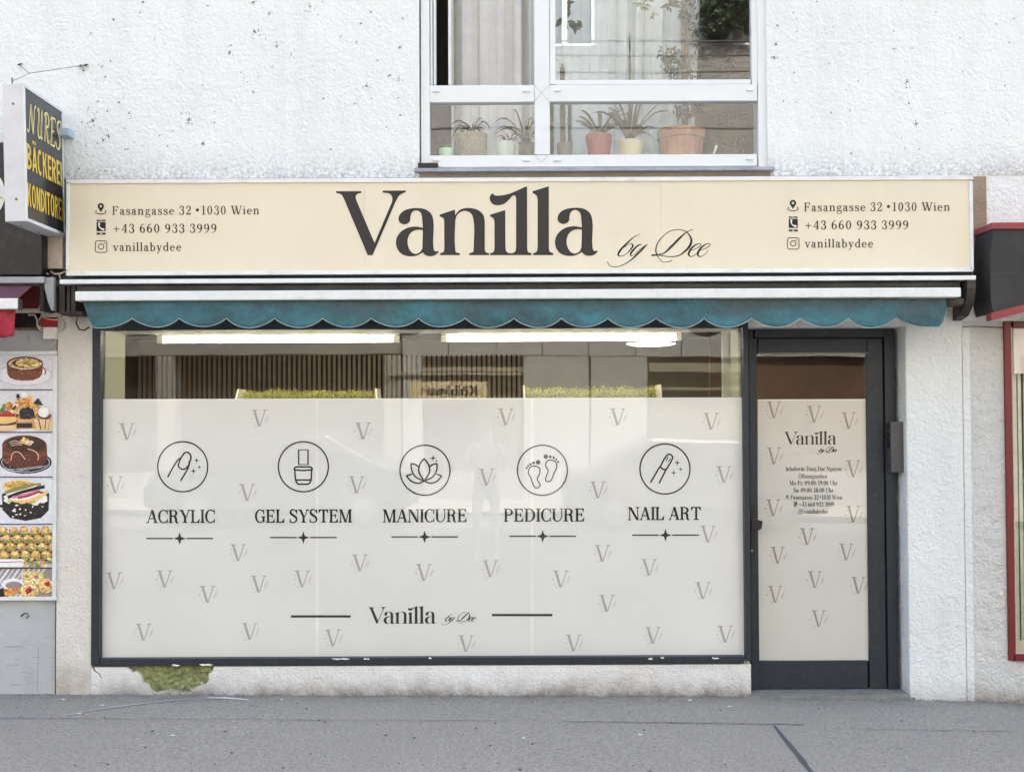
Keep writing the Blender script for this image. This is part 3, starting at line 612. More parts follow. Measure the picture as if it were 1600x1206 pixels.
# ------------------------------------------------------------------ shop window
sw = node('shop_window', bld)
pb('frame_member', M['anthracite'], sw, 143, 497, 156, 1039, -.008, .06, .003)
pb('frame_member', M['anthracite'], sw, 1163, 500, 1171.5, 1032, -.008, .06, .003)
pb('frame_member', M['anthracite'], sw, 156.3, 1027, 1162.8, 1038.5, -.006, .06, .003)
pb('frame_member', M['anthracite'], sw, 156.3, 497, 1162.8, 514, -.006, .06, .003)
b = MB()
chips = [(275, 1039, 7), (322, 1038, 11), (532, 1029, 15), (573, 1029, 5), (672, 1028, 2.5), (1016, 1029, 4), (1118, 1028, 6), (1035, 1027.5, 3)]
cf = []
for cx_, cy_, l in chips:
    pts = [(cx_ - l, cy_ - .5)] + [(cx_ - l + 2 * l * k / 6, cy_ - rg.uniform(.6, 1.8)) for k in range(1, 6)] + [(cx_ + l, cy_)] + [(cx_ + l - 2 * l * k / 6, cy_ + rg.uniform(.4, 1.6)) for k in range(1, 6)]
    cf.append(pts)
kind(flat('paint_chip', cf, -.0085, M['film_edge'], sw), 'stuff')
bx('pane', M['glass_shop'], sw, X(156, 770, .03) - .005, X(1163, 770, .03) + .005, .030, .036, Z(1028, 800, .03) - .005, Z(513, 800, .03) + .01)

# window film: a thing stuck inside the pane
YF = .043
fm = thing('window_film', 'pale frosted film lettered with five nail services, covering the big shop window', 'window film', (X(660), YF, Z(1027)))
def fsheet(name, a, b_, c, d, m, y=YF): return flat(name, [[(a, b_), (c, b_), (c, d), (a, d)]], y, m, fm)
for a, c in ((156, 493.4), (497.8, 829.2), (833.8, 1165)):
    q = 624.5 - (a - 156) * .003; q2 = 624.5 - (c - 156) * .003
    flat('film_sheet', [[(a, q), (c, q2), (c, 1030), (a, 1030)]], YF, M['film'], fm)
for a, c in ((493, 498.2), (828.8, 834.2)): fsheet('film_joint', a, 622.8, c, 1030, M['film_edge'], YF + .002)
flat('film_top_edge', [[(156, 623.6), (1165, 620.8), (1165, 622.6), (156, 625.4)]], YF - .0008, M['film_edge'], fm)
YP = YF - .0014
def icon(faces, **k): return flat('icon', faces, YP, M['print_black'], fm)
def T(ox, oy, k, pts): return [(ox + p[0] / k, oy + p[1] / k) + tuple(p[2:]) for p in pts]
cen = [(285.5, 729), (474, 729), (664, 734.5), (847.5, 734.5), (1039, 732.5)]
LW = 2.35
def st(k, ox, oy, pts, w=LW, closed=False, smooth=True): return stroke(T(ox, oy, k, pts), w, closed, 6, smooth)
# 1 acrylic
k, ox, oy = 5.333, 230, 670
f = ring(*cen[0], 40.1, 40.1, 2.1, 2.1, n=72)
f += st(k, ox, oy, [(335,194),(363,222),(352,282),(325,326),(290,335),(262,312),(265,280),(290,228),(310,202)], closed=True)
f += st(k, ox, oy, [(170,402),(236,285),(262,252),(280,243)]) + st(k, ox, oy, [(278,433),(343,318),(350,290),(347,268)])
for a, b_, r in ((410, 262, 26), (435, 318, 20), (385, 350, 26)): f += star4(ox + a / k, oy + b_ / k, r / k)
icon(f)
# 2 polish bottle
f = ring(*cen[1], 40.1, 40.1, 2.1, 2.1, n=72)
f += st(k, ox, oy, [(1262,175),(1340,175),(1340,297),(1262,297)], closed=True, smooth=False) + disc(ox + 1262 / k, oy + 175 / k, .85, 8)
f += st(k, ox, oy, [(1243,316,1),(1358,316,1),(1374,328),(1370,350),(1360,440),(1342,460,1),(1258,460,1),(1242,440),(1230,350),(1227,328)], closed=True)
f += st(k, ox, oy, [(1230,340),(1300,346),(1372,340)]) + st(k, ox, oy, [(1240,425),(1300,425),(1362,425)])
icon(f)
# 3 lotus
k, ox, oy = 4.706, 590, 670.5
f = ring(*cen[2], 40.1, 40.1, 2.1, 2.1, n=72)
f += st(k, ox, oy, [(342,215,1),(372,255),(382,310),(342,380,1),(303,310),(312,255)], closed=True)
for sg in (1, -1):
    mx = lambda x: 342 + sg * (x - 342)
    f += st(k, ox, oy, [(mx(303),275),(mx(275),258),(mx(247),252,1),(mx(250),300),(mx(280),350),(mx(342),380,1)])
    f += st(k, ox, oy, [(mx(252),330),(mx(232),335),(mx(212),343,1),(mx(250),383),(mx(300),396),(mx(342),380,1)])
f += star4(ox + 408 / k, oy + 212 / k, 27 / k) + disc(ox + 433 / k, oy + 233 / k, 1.3)
icon(f)
# 4 feet
k, ox, oy = 4.706, 590, 670
f = ring(*cen[3], 40.1, 40.1, 2.1, 2.1, n=72)
f += st(k, ox, oy, [(1150,272),(1190,290),(1190,330),(1174,370),(1195,412),(1180,432),(1158,430),(1140,400),(1127,360),(1108,320),(1120,285)], closed=True, w=1.9)
f += st(k, ox, oy, [(1270,228),(1310,245),(1316,282),(1295,330),(1280,370),(1260,388),(1237,378),(1240,348),(1254,310),(1235,265),(1245,238)], closed=True, w=1.9)
for a, b_, r in ((1180,245,17),(1147,250,10),(1123,260,9),(1107,272,8),(1096,288,8),(1237,203,17),(1270,205,10),(1295,210,9),(1313,224,8),(1327,242,8)): f += disc(ox + a / k, oy + b_ / k, r / k)
icon(f)
# 5 nail art
k, ox, oy = 6.35, 970, 670
f = ring(*cen[4], 40.1, 40.1, 2.1, 2.1, n=72)
f += st(k, ox, oy, [(395,370),(440,285),(480,250),(512,275),(500,320),(448,405)]) + st(k, ox, oy, [(388,372),(412,395),(448,405)])
f += st(k, ox, oy, [(388,372),(340,455),(295,532)]) + st(k, ox, oy, [(448,405),(415,470),(380,540)])
f += st(k, ox, oy, [(447,325),(460,292),(475,275)], [.6, 1.8, .6]) + st(k, ox, oy, [(466,335),(482,310),(495,290)], [.6, 1.5, .6])
for a, b_, r in ((560,335,32),(593,398,24),(525,435,32)): f += star4(ox + a / k, oy + b_ / k, r / k)
icon(f)
for txt, a, c, b0, b1 in (('ACRYLIC', 228.5, 336, 817, 816.6), ('GEL SYSTEM', 397.5, 550, 816.5, 816), ('MANICURE', 597.5, 730, 816, 815.4), ('PEDICURE', 786.5, 914, 815, 814.4), ('NAIL ART', 980.5, 1096, 812.5, 812)):
    flat('service_lettering', text_faces(txt, a, c, b0, b1, 20.5, 122, 56), YP, M['print_black'], fm)
for cx_, cy_ in ((280.7, 841), (474, 839.5), (663.5, 838.5), (848, 837.5), (1039.8, 835.8)):
    flat('star_divider', rect(cx_ - 52, cy_ - 1, cx_ - 10.5, cy_ + 1) + rect(cx_ + 10.5, cy_ - 1, cx_ + 52, cy_ + 1) + star4(cx_, cy_, 10, .34), YP, M['print_black'], fm)
lk = 105 / 405
flat('logo_lettering', remap(logo_faces(), 527, 399, lk, 575.5, 974, 0), YP, M['print_black'], fm)
flat('logo_lettering', remap(script_faces(2.0), 948, 415, .335, 689.5, 975), YP, M['print_black'], fm)
flat('logo_rule', rect(454.5, 960.8, 548, 964.4), YP, M['print_black'], fm); flat('logo_rule', rect(768.5, 958.7, 863, 962.3), YP, M['print_black'], fm)
def mono(px, py, sc_=24.5):
    g, wd = glyph('V', 88, 34); k = sc_ / 650
    f = [[(px - sc_ / 2 + a * k, py + 13.2 - b * 26.2 / 700) for a, b in q] for q in g]
    f += disc(px - 12, py + 1, 1.1, 8) + disc(px - 9.5, py + 7.5, .7, 6) + disc(px - 10, py - 5, .8, 6)
    f += stroke([(px + 9, py + 4), (px + 13, py), (px + 15, py - 5)], [.3, 1.1, .3]) + stroke([(px + 8, py + 7), (px + 13, py + 4)], [.3, .9]) + stroke([(px - 9, py + 11), (px - 4, py + 14)], [.3, .8])
    return f
for px, py in [(198,674),(405,653),(567,673),(180,757),(386,769),(557,757),(372,863),(178,907),(257,904),(324,928),(404,912),(472,904),(562,879),(224,987),(390,986),(520,996),(662,894),(766,888),(760,745),(790,651),(965,651),(1111,658),(934,765),(1131,741),(1106,834),(941,864),(876,904),(1014,886),(1098,922),(948,942),(728,1005),(896,1004),(1020,992),(1133,990)]:
    flat('monogram', mono(px, py), YP + .0004, M['print_grey'], fm)

# ------------------------------------------------------------------ door
YD = .13
door = node('shop_door', bld)
pb('door_frame', M['anthracite'], door, 1172, 513, 1179, 1078, YD, .24, .003)
pb('door_frame', M['anthracite'], door, 1385, 513, 1400, 1078, YD, .24, .003)
pb('door_frame', M['anthracite'], door, 1179.2, 513, 1384.8, 527, YD, .24, .003)
YL = YD + .012
for q in ((1178, 526, 1180, 1078), (1381, 526, 1386, 1078), (1180, 526, 1381, 530)): pb('gap_seal', M['anthracite2'], door, *q, YL + .02, .22)
for q in ((1177.5, 529, 1184.5, 1076), (1356, 529, 1382, 1076), (1184.7, 529, 1355.8, 552), (1184.7, 1032, 1355.8, 1076)):
    pb('door_leaf', M['anthracite'], door, *q, YL, YL + .05, .003)

# the panel opening in the seal behind the glass is dark; glass and film in front
pb('pane', M['glass_shop'], door, 1184, 552, 1357, 1033, YL + .008, YL + .012)
pb('glazing_bead', mat('rubber_bead', (120, 118, 104), .5), door, 1183.6, 551, 1357, 552.6, YL - .002, YL + .01)
hb = mat('black_handle', (24, 24, 26), .35)
pb('lock_plate', hb, door, 1173, 790, 1180, 872, YD - .008, YD + .002, .002)
b = MB(); p = P(1177, 819, YD); b.tube([p + Vector((0, .01, 0)), p + Vector((0, -.05, 0))], .012, 12)
b.pprism([(1174, 811), (1184, 812), (1192, 814), (1190, 826), (1184, 829), (1174, 828)], YD - .075, YD - .045)
b.build('handle', hb, door, .003)
b = MB(); p = P(1174.5, 860, YD - .01); b.tube([p, p + Vector((0, -.012, 0))], .009, 14); b.build('lock_cylinder', M['steel'], door)
pb('letter_box', mat('dark_grey_box', (74, 74, 74), .5, dirt=.2), door, 1392, 659, 1413, 738, .055, .129, .004)
xL = X(1392, 700, .055)
for r0_, r1_ in ((664, 670), (676, 700), (726, 728)): bx('box_slot', M['anthracite2'], door, xL - .002, xL + .004, .07, .12, Z(r1_, 1392, .09), Z(r0_, 1392, .09))
b = MB(); p = Vector((xL - .003, .09, Z(683, 1392, .09))); b.tube([p, p + Vector((-.004, 0, 0))], .006, 10); b.build('box_button', M['steel'], door)
bx('threshold', M['stone'], bld, XW1, XD1 + .0, -.012, .26, -.3, .010)
b = MB(); b.box(XD1, X(1424), -.006, -.0, -.2, -.005); b.build('threshold_edge', M['stone'], bld)
YFD = YL + .018
df = thing('door_film', 'beige frosted film on the glass door with the logo and opening hours', 'window film', (X(1270), YFD, Z(1031)))
flat('film_sheet', [[(1184, 624.5), (1356.5, 624), (1357, 1032), (1184, 1031)]], YFD, M['film_door'], df)
flat('film_top_edge', [[(1184, 624), (1356.5, 623.4), (1356.5, 625), (1184, 625.6)]], YFD - .0006, M['film_edge'], df)
YQ = YFD - .0012
for px, py in [(1209,640),(1272,647),(1326,657),(1209,712),(1333,732),(1208,793),(1333,803),(1261,838),(1215,867),(1322,862),(1273,905),(1341,914),(1211,928),(1279,966)]:
    flat('monogram', mono(px, py, 22), YQ + .0003, M['print_grey_d'], df)
pdr = mat('door_print', (40, 24, 20), .5)
flat('logo_lettering', remap(logo_faces(), 527, 399, 81 / 405, 1225.3, 694.5, 0), YQ, pdr, df)
flat('logo_lettering', remap(script_faces(3.2), 948, 415, .2, 1276, 709), YQ, pdr, df)
def pin(cx_, cy_, k=1.0):
    f = [[(cx_ + a * k, cy_ + b_ * k) for a, b_ in q] for q in
         ([[(-4.6, -3.4), (4.6, -3.4), (3.2, .6), (0, 5.4), (-3.2, .6)]] + ring(0, -4.0, 5.0, 5.0, 3.1, 3.1, n=20) + [[(-4.6, -3.0), (-1.6, -1.9), (1.6, -1.9), (4.6, -3.0), (0, 5.4)]])]
    f = [[(cx_ + a * k, cy_ + b_ * k) for a, b_ in q] for q in (ring(0, -4.0, 5.0, 5.0, 3.1, 3.1, n=20) + [[(-4.75, -2.4), (-1.6, -2.2), (0, -1.7), (1.6, -2.2), (4.75, -2.4), (0, 5.4)]]
        + ring(0, 4.6, 8.6, 4.2, 1.3, 1.3, -38, 218, 26))]
    return f
def phone(cx_, cy_, k=1.0):
    t = lambda F_: [[(cx_ + a * k, cy_ + b_ * k) for a, b_ in q] for q in F_]
    dark = t(rect(-7.1, -11.6, 7.1, -9.3) + rect(-7.1, -8.0, 7.1, 6.2) + rect(-7.1, 8.6, 7.1, 11.6))
    hand = t(stroke([(-3.0, -5.8), (-3.2, -2.0), (-.6, 1.8), (3.8, 3.6)], [3.2, 1.7, 1.7, 3.2]) + disc(-3.0, -5.4, 1.7, 10) + disc(3.6, 3.4, 1.7, 10) + rect(-1.6, 9.6, 1.6, 10.8) + rect(-1.8, -10.8, 1.8, -10.2))
    return dark, hand
def camera_mark(cx_, cy_, k=1.0):
    t = lambda F_: [[(cx_ + a * k, cy_ + b_ * k) for a, b_ in q] for q in F_]
    rr_ = [(5.6, -9), (8.2, -8.2), (9, -5.6), (9, 5.6), (8.2, 8.2), (5.6, 9), (-5.6, 9), (-8.2, 8.2), (-9, 5.6), (-9, -5.6), (-8.2, -8.2), (-5.6, -9)]
    return t(stroke(rr_, 1.4, True, 2, False) + ring(0, 0, 4.9, 4.9, 1.4, 1.4) + disc(5.2, -5.0, 1.05, 10))
lines = [('Inhaberin: Dang Duc Nguyen', 1227.5, 1315, 735.5), ('Öffnungszeiten:', 1247.5, 1294, 747), ('Mo-Fr: 09:00-19:00 Uhr', 1233.5, 1309, 757.7), ('Sa: 09:00-18:00 Uhr', 1239.5, 1302.5, 769),
         ('Fasangasse 32 •1030 Wien', 1235, 1316.5, 780), ('+43 660 933 3999', 1248, 1303.5, 791), ('vanillabydee', 1257, 1294, 802.2)]
for t_, a, c, bl in lines: flat('opening_hours_lettering', text_faces(t_, a, c, bl, bl, 6.8, 118, 46), YQ, pdr, df)
flat('icon', pin(1230, 776.5, .36), YQ, pdr, df); d_, h_ = phone(1243, 787.5, .36); flat('icon', d_, YQ, pdr, df); flat('icon', h_, YQ - .001, M['icon_white'], df); flat('icon', camera_mark(1251.5, 799, .37), YQ, pdr, df)

# ------------------------------------------------------------------ the long sign
YS = -.18
sg = thing('shop_sign', 'long cream lightbox sign with the dark salon name across the shopfront', 'sign', (X(812), 0, Z(428)))
pb('sign_box', M['white_metal'], sg, 104, 280, 1520, 426.5, YS + .0201, -.001)
pb('frame_rail', M['white_metal'], sg, 103, 277.5, 1521, 284, YS, YS + .02, .002)
pb('frame_rail', M['white_metal'], sg, 103, 421.5, 1521, 427.5, YS, YS + .02, .002)
pb('frame_rail', M['white_metal'], sg, 103, 284.2, 107.5, 421.3, YS, YS + .02, .002)
pb('frame_rail', M['white_metal'], sg, 1515.5, 284.2, 1521, 421.3, YS, YS + .02, .002)
for a, c in ((107.0, 569.85), (570.05, 1032.6), (1032.8, 1516.0)): bx('sign_panel', M['sign_cream'], sg, X(a, 352, YS + .009), X(c, 352, YS + .009), YS + .009, YS + .0195, Z(422.3, 811, YS + .009), Z(283.2, 811, YS + .009))
YT = YS + .0082
for key, nm in (('V', 'V'), ('a', 'a'), ('n', 'n'), ('il', 'i'), ('l', 'l'), ('a2', 'a')):
    edge = []; body = []
    for o in LOGO[key]:
        q = hermite(o, 5); edge.append(q)
    me_o = flat('letter', edge, YT, M['print_dark'], sg)
    flat('letter_edge', [f_ for o in LOGO[key] for f_ in stroke([p + (1,) for p in hermite(o, 5)], 1.15, True, 1, False)], YT - .0011, M['print_edge'], me_o, step=4e-6)
flat('script_lettering', script_faces(1.25), YT, M['print_edge'], sg)
for ax, ay, (a0, a1, a2, a3) in ((157.5, 0, (175, 405.5, 336, 335.2)), (1239, -5, (1256, 1484.5, 330.6, 329.6))):
    dx = ax - 157.5
    flat('address_lettering', text_faces('Fasangasse 32 •1030 Wien', a0, a1, a2, a3, 13.6, 112, 52, 60), YT, M['print_brown'], sg)
    flat('address_lettering', text_faces('+43 660 933 3999', a0 + 1, a0 + 164, a2 + 28, a2 + 27.6, 13.6, 112, 52, 60), YT, M['print_brown'], sg)
    flat('address_lettering', text_faces('vanillabydee', a0 + 1, a0 + 108.5, a2 + 56.5, a2 + 56.3, 13.6, 112, 52, 60), YT, M['print_brown'], sg)
    flat('icon', pin(ax, 326.5 + ay), YT, M['print_black'], sg); d_, h_ = phone(ax + .5, 355.2 + ay); flat('icon', d_, YT, M['print_black'], sg)
    flat('icon', h_, YT - .0012, M['icon_white'], sg); flat('icon', camera_mark(ax + .5, 385.5 + ay), YT, M['print_brown'], sg)

pb('gap_shade_strip', M['black'], bld, 100, 426.8, 1519, 441, -.10, .001)  # black strip painting in the shade of the gap between sign and rail
# ------------------------------------------------------------------ awning
aw = thing('awning', 'retracted awning with a scalloped teal valance above the shop window', 'awning', (X(800), 0, Z(511)))
YA = -.34
pb('cover_rail', M['white_metal'], aw, 93, 433.6, 1525, 440.4, -.235, -.01, .002)
pb('cassette', M['dark_metal'], aw, 112, 441, 1508, 455, -.12, -.003)
pb('rolled_cloth', mat('rolled_cloth', (70, 70, 66), .9, var=.3), aw, 120, 444, 1500, 462, -.2, -.125)
pb('front_rail', M['white_metal'], aw, 117, 452.3, 1502, 467.2, YA, YA + .07, .006)
b = MB()
for a, c in ((92, 101), (104, 109), (111, 118)): b.pbox(a, 441, c, 490, -.16, -.002)
b.pbox(95, 486, 128, 492, -.15, -.002)
b.build('end_bracket', M['dark_metal'], aw, .003)
b = MB(); pts = [(0, -.002), (-.235, -.002), (-.235, -.05), (-.2, -.14), (-.12, -.2), (0, -.22)]
xa = X(1508, 460, -.2); z0_ = Z(437.5, 1515, -.2)
vs = [(xa, y, z0_ + z) for y, z in pts] + [(xa + .05, y, z0_ + z) for y, z in pts]; n = len(pts)
b.add(vs, [tuple(range(n)), tuple(range(2 * n - 1, n - 1, -1))] + [(i, i + n, (i + 1) % n + n, (i + 1) % n) for i in range(n)])
b.pbox(1480, 466, 1506, 476, -.28, -.1)
b.build('end_bracket', M['dark_metal'], aw, .003)
b = MB()
for sx in (160, 520, 900, 1300): b.tube([P(sx, 452, -.1), P(sx + 60, 458, -.3)], .012, 8)
b.build('folding_arm', M['dark_metal'], aw)
peaks = [207, 280, 354, 429, 504, 580, 654, 727, 803, 877, 950, 1025, 1100, 1174, 1250, 1325, 1400]
edges = [127] + peaks + [1479]
cols = []
rv = random.Random(4)
for si, (a, c) in enumerate(zip(edges, edges[1:])):
    n = 14
    dep = rv.uniform(-1.2, 1.2); sk = rv.uniform(-.05, .05)
    for i in range(n if c != 1479 else n + 1):
        t = i / n; px = a + (c - a) * t; tt = min(1, max(0, t + sk * math.sin(math.pi * t)))
        if si == 0: low = 512.5 - 14.5 * max(0, (t - .35) / .65) ** 2.2 - 26 * max(0, .22 - t) / .22 * (max(0, .22 - t) / .22)
        elif si == len(edges) - 2: low = 511 - 14 * max(0, (.6 - t) / .6) ** 2.2 - 26 * (max(0, t - .85) / .15) ** 2
        else: low = 497.5 + (14 + dep) * math.sin(math.pi * tt) ** .82
        cols.append((px, low))
rows = 8; vs = []; bot = []
for i, (px, low) in enumerate(cols):
    for j in range(rows + 1):
        v = j / rows; top = 467.5; py = top + (low - top) * v
        yy = YA + .03 + .010 * math.sin(px * .043 + 1.3 * math.sin(px * .011)) * v + .016 * mn.noise(Vector((px * .02, v * 1.5, 1))) * (v + .2) + .007 * mn.noise(Vector((px * .07, v * 2.5, 4))) - .012 * v
        pinch = 0
        if px > 1400: yy += .035 * ((px - 1400) / 79) ** 2 * v; pinch = -1 * ((px - 1400) / 79) ** 3 * v
        if px < 207: yy += .03 * ((207 - px) / 80) ** 2 * v; pinch = 9 * ((207 - px) / 80) ** 3 * v
        vs.append(P(px + pinch, py, yy))
    bot.append(vs[-1] + Vector((0, -.002, 0)))
b = MB(); b.add(vs, [(i * (rows + 1) + j, (i + 1) * (rows + 1) + j, (i + 1) * (rows + 1) + j + 1, i * (rows + 1) + j + 1) for i in range(len(cols) - 1) for j in range(rows)])
o = b.build('valance', M['teal'], aw, smooth=True); so = o.modifiers.new('solid', 'SOLIDIFY'); so.thickness = .0025
b = MB(); b.tube(bot, .0034, 6); b.build('valance_piping', M['piping'], o, smooth=True)
b = MB(); b.tube([P(122, 490, -.1), P(119, 505, -.1), P(124, 515, -.1), P(132, 516, -.1), P(140, 511, -.1)], .005, 6); tag(b.build('hanging_cable', M['cable_d']), 'short dark cable looping down beside the left end of the teal awning', 'cable')

# ------------------------------------------------------------------ upstairs window
hw = node('upstairs_window', bld)
YU = .03
def ub(name, a, b_, c, d, yf=YU, yb=YU + .07, m='pvc', bev=.003, par=None): return pb(name, M[m], par or hw, a, b_, c, d, yf, yb, bev)
TOP = -160
ub('frame_member', 657.5, TOP, 671, 260.5); ub('frame_member', 1183.5, TOP, 1198, 260.5, YU - .008); ub('frame_member', 671.2, 242, 1183.3, 260.5)
ub('frame_member', 834.5, TOP, 858.3, 241.8, YU + .001); ub('frame_member', 671.2, 133.5, 834.3, 160, YU - .002); ub('frame_member', 858.5, 132.5, 1183.3, 158.5, YU - .002)
for q in ((858.6, TOP, 867.5, 132.3), (1173.3, TOP, 1183.2, 132.3), (867.7, 125, 1173.1, 132.3)): ub('sash_member', *q, YU + .004, YU + .06)
ub('sash_member', 672, TOP, 675.5, 133, YU + .02, YU + .09); ub('sash_member', 677, TOP, 680.5, 133, YU + .03, YU + .12); ub('sash_member', 700, TOP, 704.5, 133, YU + .10, YU + .14)
ub('pane', 671, 160, 834.5, 242, YU + .03, YU + .034, 'glass_house', 0); ub('pane', 858, 158, 1184, 242, YU + .03, YU + .034, 'glass_house', 0); ub('pane', 867, TOP, 1174, 125.5, YU + .03, YU + .034, 'glass_house', 0)
for px, py in ((681, 142), (822, 142), (871, 141), (1172, 140), (681, 250), (822, 250), (871, 250), (1172, 248)): ub('drain_cap', px - 5.5, py - 1.8, px + 5.5, py + 1.8, YU - .012, YU - .001, 'pvc', .002)
jl = []
for q in ([(834.5, 133.5), (846, 146), (858, 133)], [(834.5, 160), (846, 146), (858, 158.5)], [(834.5, 242), (846, 254), (858, 242)]): jl += stroke(q, .7, smooth=False)
flat('mitre_joint', jl, YU - .0035, M['pvc_line'], hw)
bx('window_sill', M['steel_band'], bld, X(647, 264, -.05), X(1211, 264, -.05), -.05, .06, Z(267, 930, -.05), Z(261.5, 930, -.05), bevel=.002)
pb('sill_underside', M['plaster_dark'], bld, 655, 268, 1204, 277, -.004, .01)
pb('hinge_block', M['black'], hw, 653, 254.5, 684, 262, -.03, YU - .002, .003)
b = MB(); b.box(WA, WB, YU + .071, .42, ZW0 - .03, Z(242.5, 900, .1)); b.build('window_board', M['pvc'], bld)
bx('room_floor', M['floor_i'], bld, -6, 6, .4, 6, 2.7, 2.75)
b = MB(); b.box(-6, 6, 2.6, 2.7, 2.75, 5.6); b.box(X(1090), X(1096), .42, 1.2, 2.75, 5.6); b.build('room_wall', M['room'], bld)
def curtain(label, x0, x1, z0, z1, y, m, folds, amp, seed, lean=0):
    r = random.Random(seed); n = 160; k = 24; vs = []
    ph = [r.uniform(0, 6.3) for _ in range(4)]
    for j in range(k + 1):
        v = j / k
        for i in range(n + 1):
            u = i / n
            w_ = math.sin(2 * math.pi * folds * u + ph[0] + 1.1 * math.sin(2 * math.pi * u * 2.3 + ph[1]))
            a = amp * (.55 + .45 * math.sin(u * 9 + ph[2])) * (1 + .15 * math.sin(v * 3 + u * 14))
            x = x0 + (x1 - x0) * u + lean * (1 - v) * u + .012 * math.sin(2 * math.pi * folds * u * 2 + ph[3])
            vs.append((x, y + a * (w_ if w_ < 0 else w_ ** .5 if w_ > 0 else 0), z0 + (z1 - z0) * v))
    b = MB(); b.add(vs, [(j * (n + 1) + i, j * (n + 1) + i + 1, (j + 1) * (n + 1) + i + 1, (j + 1) * (n + 1) + i) for j in range(k) for i in range(n)])
    o = b.build('curtain', m, smooth=True); o.modifiers.new('solid', 'SOLIDIFY').thickness = .002
    return tag(o, label, 'curtain')
zc0, zc1 = 2.8, 5.2
curtain('heavy grey linen curtain hanging in the left half of the upstairs window', X(704, 60, .5), X(836, 60, .5), zc0, zc1, .50, M['curtain'], 5, .045, 2)
curtain('thin white voile curtain in the right half of the upstairs window', X(862, 60, .55), X(1102, 60, .55), zc0, zc1, .56, M['curtain_w'], 8, .04, 6, -.12)

# ------------------------------------------------------------------ plants on the window board
ZB = Z(242.5, 900, .1)
def blade(b, base, az, length, width, droop, lift=1.2, n=7, twist=0):
    d = Vector((math.cos(az), math.sin(az) * .6, 0)); side = Vector((-math.sin(az), math.cos(az), 0)); L, Rr = [], []
    for i in range(n + 1):
        t = i / n; h = length * (lift * t - droop * t * t); p = Vector(base) + d * (length * .8 * t) + Vector((0, 0, h))
        w_ = width * math.sin(math.pi * min(1, .18 + .82 * t)) ** .7 / 2 + .0006
        sv = (side * .5 + Vector((0, 0, 1)) * (.6 if abs(math.cos(az)) > .4 else .1) + Vector((.5 * (1 - abs(math.cos(az))), 0, 0))).normalized()
        L.append(p + sv * w_); Rr.append(p - sv * w_)
    b.add(L + Rr, [(i, i + 1, n + 2 + i, n + 1 + i) for i in range(n)])
def pot(root, px0, px1, py, y, m, rim=False, taper=.85, zb=None):
    x = (X(px0, 230, y) + X(px1, 230, y)) / 2; r = (X(px1, 230, y) - X(px0, 230, y)) / 2; h = Z(py, (px0 + px1) / 2, y) - ZB
    prof = [(0.001, 0), (r * taper, 0), (r * .98, h * .75), (r, h), (r * .9, h), (r * .88, h * .85), (0.001, h * .85)]
    if rim: prof = [(.001, 0), (r * taper, 0), (r * .93, h * .68), (r, h * .7), (r * 1.02, h), (r * .92, h), (r * .9, h * .86), (.001, h * .86)]
    MB().lathe((x, y, ZB), prof, 24).build('pot', m, root, smooth=False)
    MB().lathe((x, y, ZB), [(.001, h * .87), (r * .88, h * .87)], 16).build('soil', M['soil'], root)
    return x, r, h
def plant(label, px0, px1, py, y, pm, rim=False, taper=.85):
    x = (X(px0, 230, y) + X(px1, 230, y)) / 2
    root = thing('potted_plant', label, 'potted plant', (x, y, ZB), 'plants on the upstairs window board')
    x, r, h = pot(root, px0, px1, py, y, pm, rim, taper); return root, x, r, h
def blades(root, x, y, z, n, L, wd, droop, m, seed, lift=1.2, azs=None):
    r = random.Random(seed); b = MB()
    for i in range(n):
        az = r.uniform(0, 6.28) if azs is None else r.choice(azs) + r.uniform(-.35, .35)
        blade(b, (x + r.uniform(-.01, .01), y + r.uniform(-.01, .01), z), az, L * r.uniform(.6, 1.1), wd, droop * r.uniform(.7, 1.2), lift * r.uniform(.8, 1.2))
    o = b.build('leaves', m, root, recalc=False); return o
Y1 = .2
q = plant('small mint green pot at the far left of the upstairs window board', 686, 709, 233, .16, M['pot_mint']); blades(q[0], q[1], .16, ZB + q[3], 7, .09, .005, .9, M['leaf_l'], 1)
q = plant('woven basket pot with drooping spider leaves, left pane of the upstairs window', 713, 762, 211, .23, M['pot_basket'], taper=.95); blades(q[0], q[1], .23, ZB + q[3], 26, .17, .011, 1.5, M['leaf_g'], 2, 1.5)
q = plant('round white pot between the basket pot and the window mullion', 775, 806, 223, .17, M['pot_white'], taper=.7); blades(q[0], q[1] + .01, .17, ZB + q[3] * .9, 12, .12, .008, 1.2, M['leaf_g'], 3)
q = plant('grey ribbed pot with long arching leaves beside the window mullion', 809, 835, 224, .24, M['pot_grey']); blades(q[0], q[1], .24, ZB + q[3] * .9, 30, .24, .010, 1.3, M['leaf_g'], 4, 1.7)
q = plant('tall spiny column cactus in a grey pot right of the mullion', 870, 895, 225, .2, M['pot_grey'])
b = MB(); rc = random.Random(8)
